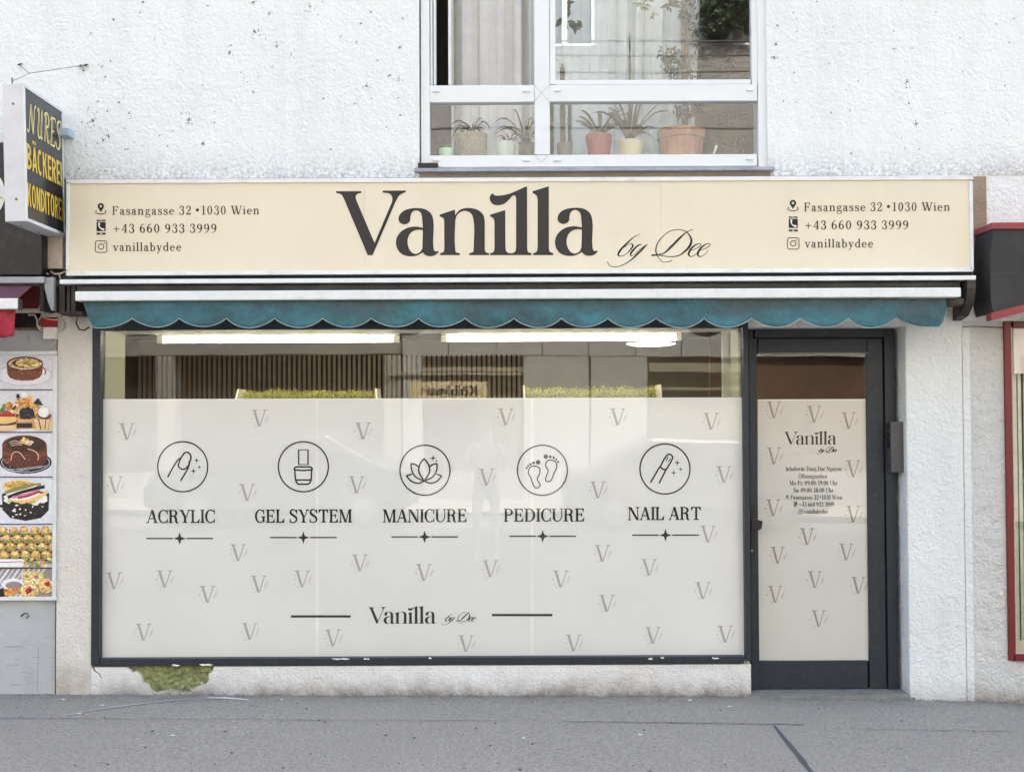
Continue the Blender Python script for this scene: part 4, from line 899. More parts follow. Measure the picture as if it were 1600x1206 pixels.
for dx, r_, top in ((-.012, .016, 100), (.030, .011, 128)):
    zt_ = Z(top, 880, .2); prof = []
    k = 12; ring_n = 12; base = Vector((q[1] + dx, .2, ZB + q[3] * .85)); H = zt_ - base.z; vs = []
    for j in range(k + 1):
        rr2 = r_ * (.9 + .12 * math.sin(j * 1.7)) * (1 if j < k else .3)
        for i in range(ring_n): vs.append(base + Vector((rr2 * (1 + .18 * (-1) ** i) * math.cos(i * math.pi * 2 / ring_n), rr2 * (1 + .18 * (-1) ** i) * math.sin(i * math.pi * 2 / ring_n), H * j / k)))
    b.add(vs, [(j * ring_n + i, j * ring_n + (i + 1) % ring_n, (j + 1) * ring_n + (i + 1) % ring_n, (j + 1) * ring_n + i) for j in range(k) for i in range(ring_n)] + [tuple(range(k * ring_n, (k + 1) * ring_n))])
    for _ in range(90):
        z = rc.uniform(.02, H); a = rc.uniform(3.1, 6.3); p = base + Vector((math.cos(a) * r_, math.sin(a) * r_, z)); e = p + Vector((math.cos(a) * .016, math.sin(a) * .01, rc.uniform(-.004, .008)))
        b.add([p, p + Vector((0, 0, .0022)), e], [(0, 1, 2)])
b.build('cactus_columns', M['leaf_g'], q[0])
q = plant('red pot with pointed upright leaves, right pane of the upstairs window', 915, 957, 212, .22, M['pot_red'], taper=.75); blades(q[0], q[1], .22, ZB + q[3] * .9, 22, .20, .016, .75, M['leaf_g'], 5, 1.3)
q = plant('cream pot with tall strap leaves between the red and the terracotta pot', 966, 1004, 221, .22, M['pot_cream'], taper=.8)
blades(q[0], q[1], .22, ZB + q[3] * .9, 14, .30, .020, 1.1, M['leaf_g'], 6, 1.4); blades(q[0], q[1], .22, ZB + q[3] * .9, 8, .40, .014, .5, M['leaf_g'], 16, 1.6)
q = plant('wide terracotta pot with a bushy small leaved fig tree', 1027, 1101, 205, .26, M['pot_terra'], True, .86)
b = MB(); x = q[1]
b.tube([(x, .26, ZB + .1), (x - .02, .27, ZB + .3), (x - .06, .27, ZB + .5), (x - .05, .28, ZB + .7)], .007, 6); b.tube([(x + .01, .26, ZB + .1), (x + .05, .28, ZB + .35), (x + .03, .28, ZB + .9)], .006, 6)
b.build('trunk', M['bark'], q[0])
def leafcloud(cs, n, size, seed):
    r = random.Random(seed); b = MB()
    for _ in range(n):
        cx_, cy_, cz, rx, rz = r.choice(cs)
        while True:
            a, c, d = r.uniform(-1, 1), r.uniform(-1, 1), r.uniform(-1, 1)
            if a * a + c * c + d * d < 1: break
        p = Vector((cx_ + a * rx, cy_ + c * rx * .5, cz + d * rz)); dr = Vector((r.gauss(0, 1), r.gauss(0, .5), r.gauss(-.6, .7))).normalized(); sd_ = dr.cross(Vector((r.gauss(0, .4), 1, r.gauss(0, .4)))).normalized()
        L = size * r.uniform(.6, 1.3)
        b.add([p, p + dr * L * .45 + sd_ * L * .2, p + dr * L, p + dr * L * .45 - sd_ * L * .2], [(0, 1, 2, 3)])
    return b
def PV(px, py, y, rx, rz): p = P(px, py, y); return (p.x, y, p.z, rx, rz)
leafcloud([PV(1065, 105, .28, .13, .09), PV(1050, 90, .28, .09, .08), PV(1090, 60, .28, .05, .10), PV(1075, 20, .28, .06, .10), PV(1075, 165, .28, .10, .07), PV(1085, -20, .28, .10, .1)], 620, .035, 9).build('leaves', M['leaf_g'], q[0], recalc=False)
b = MB(); b.pprism([(1117, 241), (1114, 240), (1118, 227), (1122, 227)], .14, .15); tag(b.build('plant_label', M['pot_white']), 'white tag leaning beside the terracotta pot in the upstairs window', 'plant tag')
for lab, cs, n, sz, m in (('dark glossy leaves hanging at the top left of the right upper pane', [PV(884, 12, .2, .03, .13), PV(896, 30, .22, .03, .06)], 26, .075, 'leaf'),
                       ('pale variegated leaves trailing from above the middle of the right pane', [PV(1004, 2, .2, .05, .04), PV(1016, 22, .2, .03, .035)], 16, .05, 'leaf_l'),
                       ('round hanging leaves near the top of the right upper pane', [PV(1048, 4, .2, .03, .04)], 8, .07, 'leaf_g')):
    b = leafcloud(cs, n, sz, 33 + n); c0 = cs[0]; b.tube([(c0[0], c0[1], c0[2]), (c0[0] + .01, c0[1], 4.9)], .003, 5)
    tag(b.build('hanging_plant', M[m], recalc=False), lab, 'plant')


# ================================================================== SHOP INTERIOR
YB = 2.6
IL, IR, ZC = X(215, 600, YB), 3.3, 2.27
kind(bx('interior_floor', M['floor_i'], None, -3.4, 3.4, .4, YB + .2, -.1, 0.0))
kind(bx('interior_ceiling', M['ceil'], None, -3.4, 3.4, .4, YB + .2, ZC, ZC + .05))
kind(bx('interior_back_wall', M['int_back'], None, -3.4, 3.4, YB, YB + .1, 0, ZC))
ns = kind(bx('dark_side_wall', M['int_dark'], None, IL - .1, IL, .5, YB, 0, ZC))
kind(bx('interior_right_wall', M['int_wall'], None, IR, IR + .1, .4, YB, 0, ZC))
kind(bx('window_reveal', M['int_wall'], None, X(143), X(156) + .01, .062, .42, Z(1028), 2.3))
kind(bx('window_reveal', M['int_wall'], None, X(1163) - .02, X(1171), .062, .30, Z(1028), 2.3))
kind(bx('inner_sill', M['int_wall'], None, X(143), X(1171), .062, .45, Z(1039), Z(1030)))
# slat wall: felt board with separate walnut slats
x0, x1 = X(216, 590, YB), X(815, 590, YB); zt_ = Z(555, 500, YB)
felt = kind(bx('slat_wall', M['felt'], None, x0, x1, YB - .012, YB - .001, 0.0, zt_))
me0 = None; NS = 77
for i in range(NS):
    x = x0 + (x1 - x0) * (i + .5) / NS; hw_ = (x1 - x0) / NS * .30
    if me0 is None: o = MB().box(-hw_, hw_, -.022, 0, 0, zt_ - .003).build('slat', M['slat'], felt); me0 = o.data
    else: o = bpy.data.objects.new('slat', me0); C.objects.link(o); o.parent = felt; o.matrix_parent_inverse = pmi(felt)
    o.location = (x, YB - .0125, .001)
# tube lights hanging near the window
def tubelight(a, c, py, y, lab):
    z = Z(py, (a + c) / 2, y); xa, xb = X(a, py, y), X(c, py, y)
    t = thing('tube_light', lab, 'ceiling light', ((xa + xb) / 2, y, ZC), 'fluorescent tube lights behind the shop window')
    bx('housing', M['white_i'], t, xa - .02, xb + .02, y - .03, y + .03, z + .025, z + .06, bevel=.004)
    for xx, s_ in ((xa, -1), (xb, 1)): bx('end_cap', M['white_i'], t, xx - .02, xx + .02, y - .018, y + .018, z - .02, z + .024, bevel=.003)
    b = MB(); b.tube([(xa + .02, y, z), (xb - .02, y, z)], .0165, 14); b.build('tube', M['tube'], t)
    b = MB()
    for xx in (xa + .2, xb - .2): b.tube([(xx, y, z + .06), (xx, y, ZC)], .006, 6)
    b.build('hanger_rod', M['white_i'], t)
tubelight(251, 619, 531, .55, 'left lit tube light hanging behind the shop window')
tubelight(694, 1060, 528.5, .55, 'right lit tube light hanging behind the shop window')
t = thing('round_ceiling_light', 'small round glowing ceiling lamp right of the tube lights', 'ceiling light', (X(1005, 537, 1.4), 1.4, ZC))
p = (X(1017, 540, 1.4), 1.4, Z(540, 1017, 1.4)); b = MB(); b.lathe(p, [(.001, 0), (.14, .003), (.17, .012)], 28); b.build('diffuser', M['lamp_glow'], t)
b = MB(); b.lathe(p, [(.172, .012), (.175, .02), (.02, .03), (.01, .03), (.01, ZC - p[2])], 28); b.build('lamp_body', M['white_i'], t)
# moss trays on cabinets
def moss(a, c, top, y, lab, slant):
    zt0 = Z(top, (a + c) / 2, y); zb_ = Z(640, (a + c) / 2, y); xa, xb = X(a, top, y), X(c, top, y)
    t = thing('moss_tray', lab, 'planter', ((xa + xb) / 2, y + .1, zb_ - .1), 'moss trays behind the shop window')
    bx('tray', M['white_i'], t, xa - .05, xb + .03, y, y + .22, zb_ - .1, zb_, bevel=.004)
    e = .012
    for xx, s_ in ((xa, -1), (xb, 1)):
        b = MB(); sl = slant if s_ < 0 else .012
        b.prism([(xx + s_ * e + s_ * sl, zb_), (xx + s_ * sl, zb_), (xx - s_ * .0, zt0 - .005), (xx + s_ * e, zt0 - .005)], y - .003, y + .22); b.build('end_board', M['white_i'], t)
    r = random.Random(int(a)); b = MB()
    for _ in range(5200):
        x = r.uniform(xa + .005, xb - .005); yy = y + r.uniform(0, .2); z = zb_ + (zt0 - zb_) * (r.random() ** .45) * (.82 + .26 * mn.noise(Vector((x * 9, yy * 9, 0))) + .1 * mn.noise(Vector((x * 40, yy * 30, 5))))
        p = Vector((x, yy, z)); d = Vector((r.gauss(0, 1), r.gauss(0, 1), r.gauss(.4, .8))).normalized() * r.uniform(.008, .022); q_ = Vector((r.gauss(0, 1), r.gauss(0, 1), r.gauss(0, 1))).normalized() * .003
        b.add([p - q_, p + q_, p + d], [(0, 1, 2)])
    o = b.build('moss', M['moss'], t, recalc=False); o['kind'] = 'stuff'
    cb = bx('display_cabinet', M['white_i'], None, xa, xb, y + .01, y + .21, 0.001, zb_ - .101, bevel=.004)
    tag(cb, 'white cabinet hidden behind the film under the %s moss tray' % ('left' if a < 600 else 'right'), 'cabinet')
moss(374, 586, 606, .8, 'left tray of green moss showing over the film', .035)
moss(820, 1030, 600, .6, 'right tray of green moss showing over the film', -.005)
# right side of the window: pale vertical trims seen through the glass
b = MB(); b.pbox(1129, 515, 1143, 660, .5, .53); b.pbox(1150, 515, 1158, 660, .5, .52); kind(b.build('interior_trim', mat('pale_trim', (190, 196, 176), .5)))
# behind the door: dark wood panelling
kind(bx('entry_wall', M['int_dark'], None, X(1176), 2.6, 1.5, 1.55, 0, 2.3))

# ================================================================== LEFT NEIGHBOUR
# projecting lightbox
ns = thing('projecting_sign', 'white sided black lightbox with yellow bakery lettering projecting from the wall', 'sign', (-2.63, -.05, 2.4))
tilt = R(1.6)
YO, YI = -.60, -.05
ctr = Vector((-2.68, 0, Z(238, 40, YO)))
xr = X(39, 238, YO); xl = X(5.5, 238, YO); zt_, zb_ = Z(131, 20, YO), Z(346, 30, YO)
def tl(o):
    o.matrix_world = Matrix.Translation(ctr) @ Matrix.Rotation(-tilt, 4, 'Y') @ Matrix.Translation(-ctr) @ o.matrix_world; return o
def rotmesh(o):
    Mx = Matrix.Translation(ctr) @ Matrix.Rotation(-tilt, 4, 'Y') @ Matrix.Translation(-ctr); o.data.transform(Mx); return o
rotmesh(MB().box(xl, xr - .004, YO, YI, zb_, zt_).build('housing', mat('sign_white', (205, 204, 203), .45, dirt=.12, dscale=8, dcol=(150, 145, 140)), ns, bevel=.003))
fr = .018
b = MB(); b.box(xr - .004, xr + .004, YO, YI, zt_ - fr, zt_); b.box(xr - .004, xr + .004, YO, YI, zb_, zb_ + fr); b.box(xr - .004, xr + .004, YO, YO + .012, zb_ + fr, zt_ - fr); b.box(xr - .004, xr + .004, YI - .008, YI, zb_ + fr, zt_ - fr)
rotmesh(b.build('face_frame', M['white_metal'], ns))
rotmesh(MB().box(xr - .004, xr - .001, YO + .012, YI - .008, zb_ + fr, zt_ - fr).build('face_panel', mat('sign_black', (46, 46, 48), .18, var=.05), ns))
b = MB()
for q in (.14, .38): b.tube([(xl + .03, YO + q, zb_ + .003), (xl + .03, YO + q, zb_ - .004)], .006, 8)
b.tube([(xl + (xr - xl) * .5, YO + .003, zt_ - .11), (xl + (xr - xl) * .5, YO - .004, zt_ - .11)], .007, 10); b.tube([(xl + (xr - xl) * .55, YO + .003, zb_ + .12), (xl + (xr - xl) * .55, YO - .004, zb_ + .12)], .007, 10)
rotmesh(b.build('screw', mat('screw_grey', (110, 104, 100), .4, .5), ns))
def side_text(name, faces, x, m):  # faces in (u,v) metres: u from outer edge inward (to +y), v height
    vs = []; fs = []
    for i, f in enumerate(faces):
        b0 = len(vs); vs += [(x + 1.5e-5 * (i % 60), YO + u, v) for u, v in f]; fs.append(list(range(b0, b0 + len(f))))
    me = bpy.data.meshes.new(name); me.from_pydata(vs, [], fs)
    bm = bmesh.new(); bm.from_mesh(me)
    for f_ in bm.faces:
        f_.normal_update()
        if f_.normal.x < 0: f_.normal_flip()
    bm.to_mesh(me); bm.free(); return rotmesh(link(name, me, m, ns))
# italic capitals N U R E S
def it(pts): return [(x + y * .16, y) for x, y in pts]
def NURES():
    L = []
    L.append([([(-60, 60), (-20, 0), (40, 40), (70, 300), (90, 680)], 26), ([(90, 680), (330, 30)], 105), ([(350, 0), (360, 400), (380, 640), (430, 700), (480, 660)], 26)])
    L.append([([(0, 620), (50, 690), (110, 640), (100, 200), (160, 20), (260, 20), (330, 160)], [24, 40, 95, 95, 60, 24, 24]), ([(340, 700), (330, 120), (370, 10), (420, 60)], [90, 90, 50, 20])])
    L.append([([(0, 600), (60, 690), (140, 700)], 24), ([(140, 700), (120, 0)], 100), ([(60, 690), (240, 710), (350, 600), (330, 430), (160, 360)], [24, 30, 90, 70, 24]), ([(200, 360), (290, 200), (340, 30), (420, 30), (440, 90)], [24, 95, 90, 30, 20])])
    L.append([([(0, 600), (70, 700), (200, 690), (340, 690), (370, 600)], 26), ([(130, 690), (100, 20)], 100), ([(110, 360), (280, 370)], 28), ([(20, 10), (200, 5), (340, 20), (390, 150)], 28)])
    L.append([([(350, 560), (330, 680), (220, 710), (110, 640), (110, 500), (230, 380), (320, 260), (320, 100), (200, 0), (80, 20), (10, 140)], [24, 24, 30, 70, 100, 100, 100, 90, 30, 24, 24])])
    W_ = [590, 500, 500, 450, 400]; pen = 0; F1, F2 = [], []
    for g, w__ in zip(L, W_):
        for pts, wd in g:
            q = it(pts); F1 += [[(pen + a, c) for a, c in f] for f in stroke(q, [v + 14 for v in wd] if isinstance(wd, list) else wd + 14)]
            if (max(wd) if isinstance(wd, list) else wd) > 60: F2 += [[(pen + a, c) for a, c in f] for f in stroke(q, [max(1, v - 62) for v in wd] if isinstance(wd, list) else wd - 62)]
        pen += w__
    return F1, F2, pen
F1, F2, pen = NURES()
U0, U1 = .045, .535
def fitu(F_, u0, u1, v0, cap, pen): k = (u1 - u0) / pen; return [[(u0 + a * k, v0 + c * cap / 700) for a, c in f] for f in F_]
Hs = zt_ - zb_
nv = zb_ + Hs * .665
side_text('lettering', fitu(F1, .05, .515, nv, .165, pen), xr + .0008, M['yellow_l']); side_text('lettering', fitu(F2, .05, .515, nv, .165, pen), xr + .0019, mat('dark_gold', (96, 84, 40), .5))
# bold condensed sans capitals built from strokes
def sans(ch):
    s = 120; r_ = lambda x0, y0, x1, y1: rect(x0, y0, x1, y1)
    def dg(x0, y0, x1, y1, w_=s): return [[(x0, y0), (x0 + w_, y0), (x1 + w_, y1), (x1, y1)]]
    D_ = {'B': (r_(0, 0, s, 700) + ring(s, 520, 250, 180, s, 105, -90, 90) + ring(s, 190, 270, 190, s, 105, -90, 90), 400),
      'A': (dg(0, 0, 150, 700) + dg(310, 0, 160, 700) + r_(110, 130, 320, 240), 430), 'Ä': (dg(0, 0, 150, 700) + dg(310, 0, 160, 700) + r_(110, 130, 320, 240) + r_(80, 760, 180, 860) + r_(250, 760, 350, 860), 430),
      'C': (ring(210, 350, 210, 360, s, 110, 55, 305), 400), 'K': (r_(0, 0, s, 700) + dg(90, 330, 250, 700, 130) + dg(270, 0, 120, 420, 135), 410),
      'E': (r_(0, 0, s, 700) + r_(s, 0, 310, 110) + r_(s, 590, 310, 700) + r_(s, 300, 290, 405), 330), 'R': (r_(0, 0, s, 700) + ring(s, 510, 250, 190, s, 105, -90, 90) + dg(250, 0, 130, 330, 130), 400),
      'I': (r_(0, 0, s, 700), 145), 'O': (ring(215, 350, 215, 360, s, 110), 450), 'N': (r_(0, 0, s, 700) + r_(300, 0, 300 + s, 700) + dg(270, 0, 20, 700, 130), 440),
      'D': (r_(0, 0, s, 700) + ring(s, 350, 290, 350, s, 110, -90, 90), 430), 'T': (r_(0, 590, 370, 700) + r_(125, 0, 125 + s, 590), 385)}
    return D_[ch]
def sans_line(t_, gap=45):
    pen = 0; F_ = []
    for ch in t_: g, w__ = sans(ch); F_ += [[(pen + a, c) for a, c in f] for f in g]; pen += w__ + gap
    return F_, pen - gap
F_, pen = sans_line('BÄCKEREI'); side_text('lettering', fitu(F_, .02, .528, zb_ + Hs * .385, .142, pen), xr + .0008, M['yellow'])
F_, pen = sans_line('KONDITOREI'); side_text('lettering', fitu(F_, .02, .530, zb_ + Hs * .115, .128, pen), xr + .0008, M['yellow'])
bk = pb('sign_bracket', M['blue_metal'], None, 90, 200, 106.5, 211.5, -.10, -.001, .002); tag(bk, 'pale blue metal bracket fixing the projecting bakery sign to the wall', 'bracket')
# guy wires above it
gw = thing('guy_wire', 'thin steel guy wires with wall eyes holding the projecting sign from above', 'wire', tuple(P(47, 115, -.05)))
b = MB(); b.tube([P(19, 127, -.5), P(46, 115, -.25), P(133, 102, -.01)], .0022, 5); b.tube([P(46, 115, -.25), P(30, 102, -.01)], .0022, 5); b.tube([P(19, 122, -.5), P(19, 131, -.5)], .005, 6); b.build('wire', M['steel'], gw)
b = MB()
for px, py in ((31, 101), (134, 102), (126, 103)): b.tube([P(px, py, -.002), P(px, py, -.03)], .007, 8); b.tube([P(px - 4, py + 1, -.02), P(px + 4, py - 1, -.02)], .003, 6)
b.build('wall_eye', M['dark_metal'], gw)

# black fascia box with flower picture
bf = thing('bakery_fascia', 'black fascia board at the far left partly hidden by the projecting sign', 'sign', (X(-60), 0, Z(430)))
pb('board', M['black'], bf, -260, 223, 65.5, 430, -.14, -.001, .003)
fl = rg
ff = [(0, f_) for f_ in disc(-34, 303, 42, 26, 44)]
for k in range(9):
    a = R(40 * k + 10); cx_, cy_ = -34 + 22 * math.cos(a), 303 + 22 * math.sin(a); L = 19
    ff.append((1, [(cx_ - L * math.cos(a) * .6, cy_ - L * math.sin(a) * .6), (cx_ + 6 * math.sin(a), cy_ - 6 * math.cos(a)), (cx_ + L * math.cos(a), cy_ + L * math.sin(a)), (cx_ - 6 * math.sin(a), cy_ + 6 * math.cos(a))]))
ff += [(2, f_) for f_ in disc(-34, 303, 7)]
flat('flower_picture', ff, -.1412, None, bf, 1e-4, [mat('petal_white', (222, 222, 215), .5), mat('petal_green', (168, 182, 60), .5), mat('petal_core', (196, 160, 60), .5)])
b1 = pb('wall_board', M['cream_board'], None, 65.5, 352, 97.5, 419.5, -.05, -.001, .002); tag(b1, 'small stained cream board under the projecting sign beside the long cream sign', 'board')
pb('dark_gap', M['dark_metal'], bld, 63, 345, 104, 440, -.004, .02)
# bakery awning
ba = thing('bakery_awning', 'closed wine red awning with white front rail at the far left', 'awning', (X(-60), 0, Z(527)))
pb('cover_rail', M['steel_band'], ba, -260, 433, 69, 443, -.24, -.01, .003)
b = MB(); pts = [(68, 434), (84, 433), (84, 486), (80, 485), (75, 472), (70, 452)]; b.pprism(pts, -.22, -.19); b.build('end_cap', mat('cap_grey', (140, 144, 146), .4, .2), ba)
pb('end_bracket', M['dark_metal'], ba, 62, 444, 68, 486, -.18, -.002)
flat('side_board', [[(26, 446), (60, 448), (60, 482), (26, 482)]], -.08, M['dred'], ba)
b = MB(); q = [P(-260, 446, -.2), P(52, 446, -.2), P(28, 467, -.46), P(-260, 467, -.46)]; b.add(q, [(0, 1, 2, 3)]); o = b.build('roof_cloth', M['purple_cloth'], ba); o.modifiers.new('solid', 'SOLIDIFY').thickness = .003
pb('front_rail', M['white_metal'], ba, -260, 466.5, 27, 483.5, -.50, -.44, .006)
pb('end_knob', M['dark_metal'], ba, 27.2, 467, 31, 484, -.49, -.45, .003)
vs = []; nx, nz_ = 90, 8
for i in range(nx + 1):
    px = -260 + (284) * i / nx
    for j in range(nz_ + 1):
        v = j / nz_; vs.append(P(px - 2 * v, 484 + (526.5 + 1.5 * math.sin(px * .2) - 484) * v, -.47 + .012 * math.sin(px * .25 + v) * v + .01 * mn.noise(Vector((px * .08, v * 3, 9)))))
b = MB(); b.add(vs, [(i * (nz_ + 1) + j, (i + 1) * (nz_ + 1) + j, (i + 1) * (nz_ + 1) + j + 1, i * (nz_ + 1) + j + 1) for i in range(nx) for j in range(nz_)])
o = b.build('valance', M['red_cloth'], ba, smooth=True); o.modifiers.new('solid', 'SOLIDIFY').thickness = .0025
pb('lower_rail', M['cream_board'], ba, -260, 478.5, 69, 489, -.06, -.002, .002)
pb('void_shade_panel', M['black'], bld, -260, 489.5, 60, 512, -.012, .01)  # black panel added for the shaded void under the bakery awning
jb = thing('junction_box', 'small square cream junction box with cables under the red awning', 'junction box', tuple(P(77, 520, 0)))
pb('box_cover', M['white_i'], jb, 67.5, 511, 87.5, 529.5, -.05, .011, .003)
b = MB()
b.tube([P(44, 492, -.03), P(54, 492, -.03), P(58, 500, -.03), P(58, 508, -.03), P(62, 515, -.03), P(69, 517, -.03)], .0055, 6)
b.tube([P(66, 492, -.03), P(61, 500, -.03), P(60, 508, -.03), P(64, 512, -.03), P(69, 513, -.03)], .005, 6)
b.tube([P(66, 493, -.04), P(72, 498, -.04), P(84, 500, -.04), P(98, 499, -.04), P(102, 505, -.02), P(100, 514, -.02), P(90, 517, -.02)], .0045, 6)
b.tube([P(88, 523, -.02), P(87, 534, -.02), P(80, 541, -.01), P(74, 545, -.01)], .004, 6)
b.build('cable', M['cable'], jb, smooth=True)
o = pb('red_box', mat('red_plastic', (170, 30, 36), .4), None, 63.5, 497, 87, 510, -.035, .011, .003); tag(o, 'small red electrical box above the cream junction box', 'electrical box')
b = MB(); b.tube([P(60, 424, -.06), P(68, 424, -.06), P(76, 429, -.06)], .005, 6); b.tube([P(79, 424, -.06), P(85, 428, -.06), P(94, 428, -.06), P(103, 424, -.06)], .0055, 6); b.tube([P(92, 428, -.06), P(95, 436, -.06)], .004, 6)
tag(b.build('loose_cable', M['cable'], smooth=True), 'loose white cables hanging between the two signs above the awnings', 'cable')
pb('old_bracket_plate', M['cream_board'], bld, 64, 489, 95, 495.5, -.03, .01)
pb('wall_screw', M['dark_metal'], bld, 78, 431, 84, 434, -.03, .01)

# poster board
pbd = thing('poster_board', 'white framed board with six pastry photographs on the grey wall', 'poster board', (X(-60), 0, Z(938)))
pb('backing', M['white_i'], pbd, -260, 552, 86, 935, -.006, .011)
fm_ = M['white_metal']
pb('frame_rail', fm_, pbd, -260, 549, 88, 555, -.02, -.0062, .002); pb('frame_rail', fm_, pbd, -260, 933, 88, 938.5, -.02, -.0062, .002); pb('frame_rail', fm_, pbd, 82, 555.2, 88, 932.8, -.02, -.0062, .002)
def pm(n_, c): return mat('poster_' + n_, c, .45, var=.10, vscale=60)
PCC = dict(bg=(222, 222, 226), white=(240, 238, 236), plate=(232, 232, 234), line=(40, 34, 32), brown=(120, 66, 44), dbrown=(62, 34, 24), cream=(232, 196, 150), tan=(206, 160, 96), choc=(96, 44, 30), orange=(214, 140, 62), gold=(206, 156, 80), lgold=(234, 198, 122), red=(186, 30, 40), green=(90, 130, 50), black=(30, 26, 24), pink=(210, 130, 150), wood=(150, 138, 130), sage=(140, 140, 80), shadow=(196, 196, 200)); PC = {k: pm(k, c) for k, c in PCC.items()}
for k_ in ('brown', 'dbrown', 'cream', 'tan', 'choc', 'orange', 'gold', 'lgold', 'red', 'green', 'black', 'pink', 'sage'):
    c_ = PCC[k_]; PC[k_ + '_l'] = pm(k_ + '_light', tuple(min(255, v * 1.18 + 26) for v in c_)); PC[k_ + '_d'] = pm(k_ + '_deep', tuple(v * .68 for v in c_))
keys = list(PC)
def inside(p, f):
    r_ = False
    for a, b_ in zip(f, f[1:] + f[:1]):
        if (a[1] > p[1]) != (b_[1] > p[1]) and p[0] < (b_[0] - a[0]) * (p[1] - a[1]) / (b_[1] - a[1]) + a[0]: r_ = not r_
    return r_
rt_ = random.Random(77)
def poster(y0, y1, shapes, bg='bg', lab=None):
    F_ = [(keys.index(bg), [(-260, y0), (82, y0), (82, y1), (-260, y1)])]
    for c, fs in shapes:
        for f in fs:
            f2 = [(min(81.9, a), max(y0 + .3, min(y1 - .3, b_))) for a, b_ in f]
            F_.append((keys.index(c), f2))
            if c + '_l' in PC and len(f2) > 4:
                xs_ = [q_[0] for q_ in f2]; ys_ = [q_[1] for q_ in f2]; w_, h_ = max(xs_) - min(xs_), max(ys_) - min(ys_)
                for _ in range(min(70, int(w_ * h_ / 7))):
                    q_ = (rt_.uniform(min(xs_), max(xs_)), rt_.uniform(min(ys_), max(ys_)))
                    if not inside(q_, f2): continue
                    v_ = (q_[1] - min(ys_)) / max(h_, .1); lite = rt_.random() > .25 + .5 * v_; rr_ = rt_.uniform(.4, 1.5)
                    F_.append((keys.index(c + ('_l' if lite else '_d')), [(min(81.9, q_[0] + rr_ * 1.7 * math.cos(k_ * 1.05 + v_) * rt_.uniform(.5, 1.2)), max(y0 + .3, min(y1 - .3, q_[1] + rr_ * math.sin(k_ * 1.05 + v_) * rt_.uniform(.5, 1.2)))) for k_ in range(6)]))
    o = flat('poster', F_, -.0065, None, pbd, 1.2e-5, [PC[k] for k in keys]); 
    if lab: o['label'] = lab
def wob(cx, cy, rx, ry, n=16, a=.1, seed=1):
    r = random.Random(seed); return [[(cx + rx * (1 + r.uniform(-a, a)) * math.cos(2 * math.pi * k / n), cy + ry * (1 + r.uniform(-a, a)) * math.sin(2 * math.pi * k / n)) for k in range(n)]]
D2 = lambda cx, cy, rx, ry: disc(cx, cy, rx, 26, ry)
r1 = random.Random(21)
poster(555, 608, [('plate', D2(38, 586, 44, 17)), ('shadow', ring(38, 586, 44, 17, 2, 1.2)), ('white', D2(38, 584, 34, 11)), ('brown', [[(10.5, 570), (67, 570), (66, 584), (62, 590), (52, 594), (38, 595), (25, 594), (15, 590), (11.5, 584)]]), ('choc', [[(11, 577), (66.6, 577), (66.3, 579), (11.5, 579)]]), ('dbrown', D2(39, 568, 28.5, 11)), ('cream', D2(39, 568.5, 26, 9)), ('dbrown', D2(41, 567.5, 22, 7.2)), ('lgold', wob(43, 567.5, 20, 6.4, 30, .15)), ('gold', wob(45, 566, 12, 3.6, 20, .2, 4)), ('brown', stroke([(67, 574), (71, 579), (70, 585)], 1.6))], lab='photo of brown clay bowl of pudding on a plate')
sh = [('tan', [[(0, 645), (20, 636), (40, 628), (60, 634), (76, 640), (81, 655), (81, 670), (0, 670)]]), ('brown', stroke([(25, 650), (40, 642), (56, 652)], 4))]
for k in range(12): sh.append((r1.choice(['cream', 'tan', 'orange', 'lgold']), wob(r1.uniform(28, 60), r1.uniform(622, 645), r1.uniform(4, 9), r1.uniform(3, 6), 12, .25, k)))
sh += [('orange', wob(14, 634, 7, 6, 14, .2, 31)), ('dbrown', stroke([(12, 643), (20, 640), (25, 634)], 3)), ('cream', wob(18, 645, 8, 5, 12, .2, 44)), ('orange', wob(40, 630, 12, 6, 16, .2, 32)), ('white', wob(38, 617, 5, 5)), ('black', D2(28, 619, 2.6, 4)), ('black', [[(53, 628), (58, 623), (61, 622), (62, 626), (68, 633), (60, 633), (54, 631)]]), ('tan', wob(56, 642, 6, 8, 12, .2, 35)), ('black', wob(42, 646, 12, 10, 18, .12, 33)), ('tan', [[(27, 655), (46, 655), (46, 663), (27, 663)]]), ('black', [[(26, 661), (50, 661), (50, 668), (26, 668)]]), ('cream', stroke([(28, 657), (45, 656)], 2)), ('white', wob(68, 644, 8.5, 8.5, 18, .05)), ('black', stroke([(60, 650), (66, 653), (74, 653), (80, 648)], 2.4)), ('cream', [[(53, 655), (81, 655), (81, 672), (56, 672)]]), ('brown', stroke([(60, 654), (64, 671)], 2)), ('brown', stroke([(72, 655), (70, 671)], 1.6)), ('tan', stroke([(78, 655), (75, 672)], 2)),
       ('lgold', [[(-10, 648), (24, 648), (25, 662), (-10, 662)]]), ('red', [[(-10, 646), (23, 646), (24, 651), (-10, 651)]]), ('dbrown', stroke([(-8, 662), (8, 664), (25, 660)], 3)), ('cream', [[(-10, 665), (26, 664), (24, 672), (-10, 674)]]), ('red', D2(12, 645, 4, 3.4)), ('red', D2(7, 646, 3, 3)), ('green', [[(2, 644), (4, 632), (7, 630), (8, 645)]]), ('green', wob(3, 641, 3, 4))]
poster(609.5, 674.5, sh, lab='photo of assorted small cream cakes')
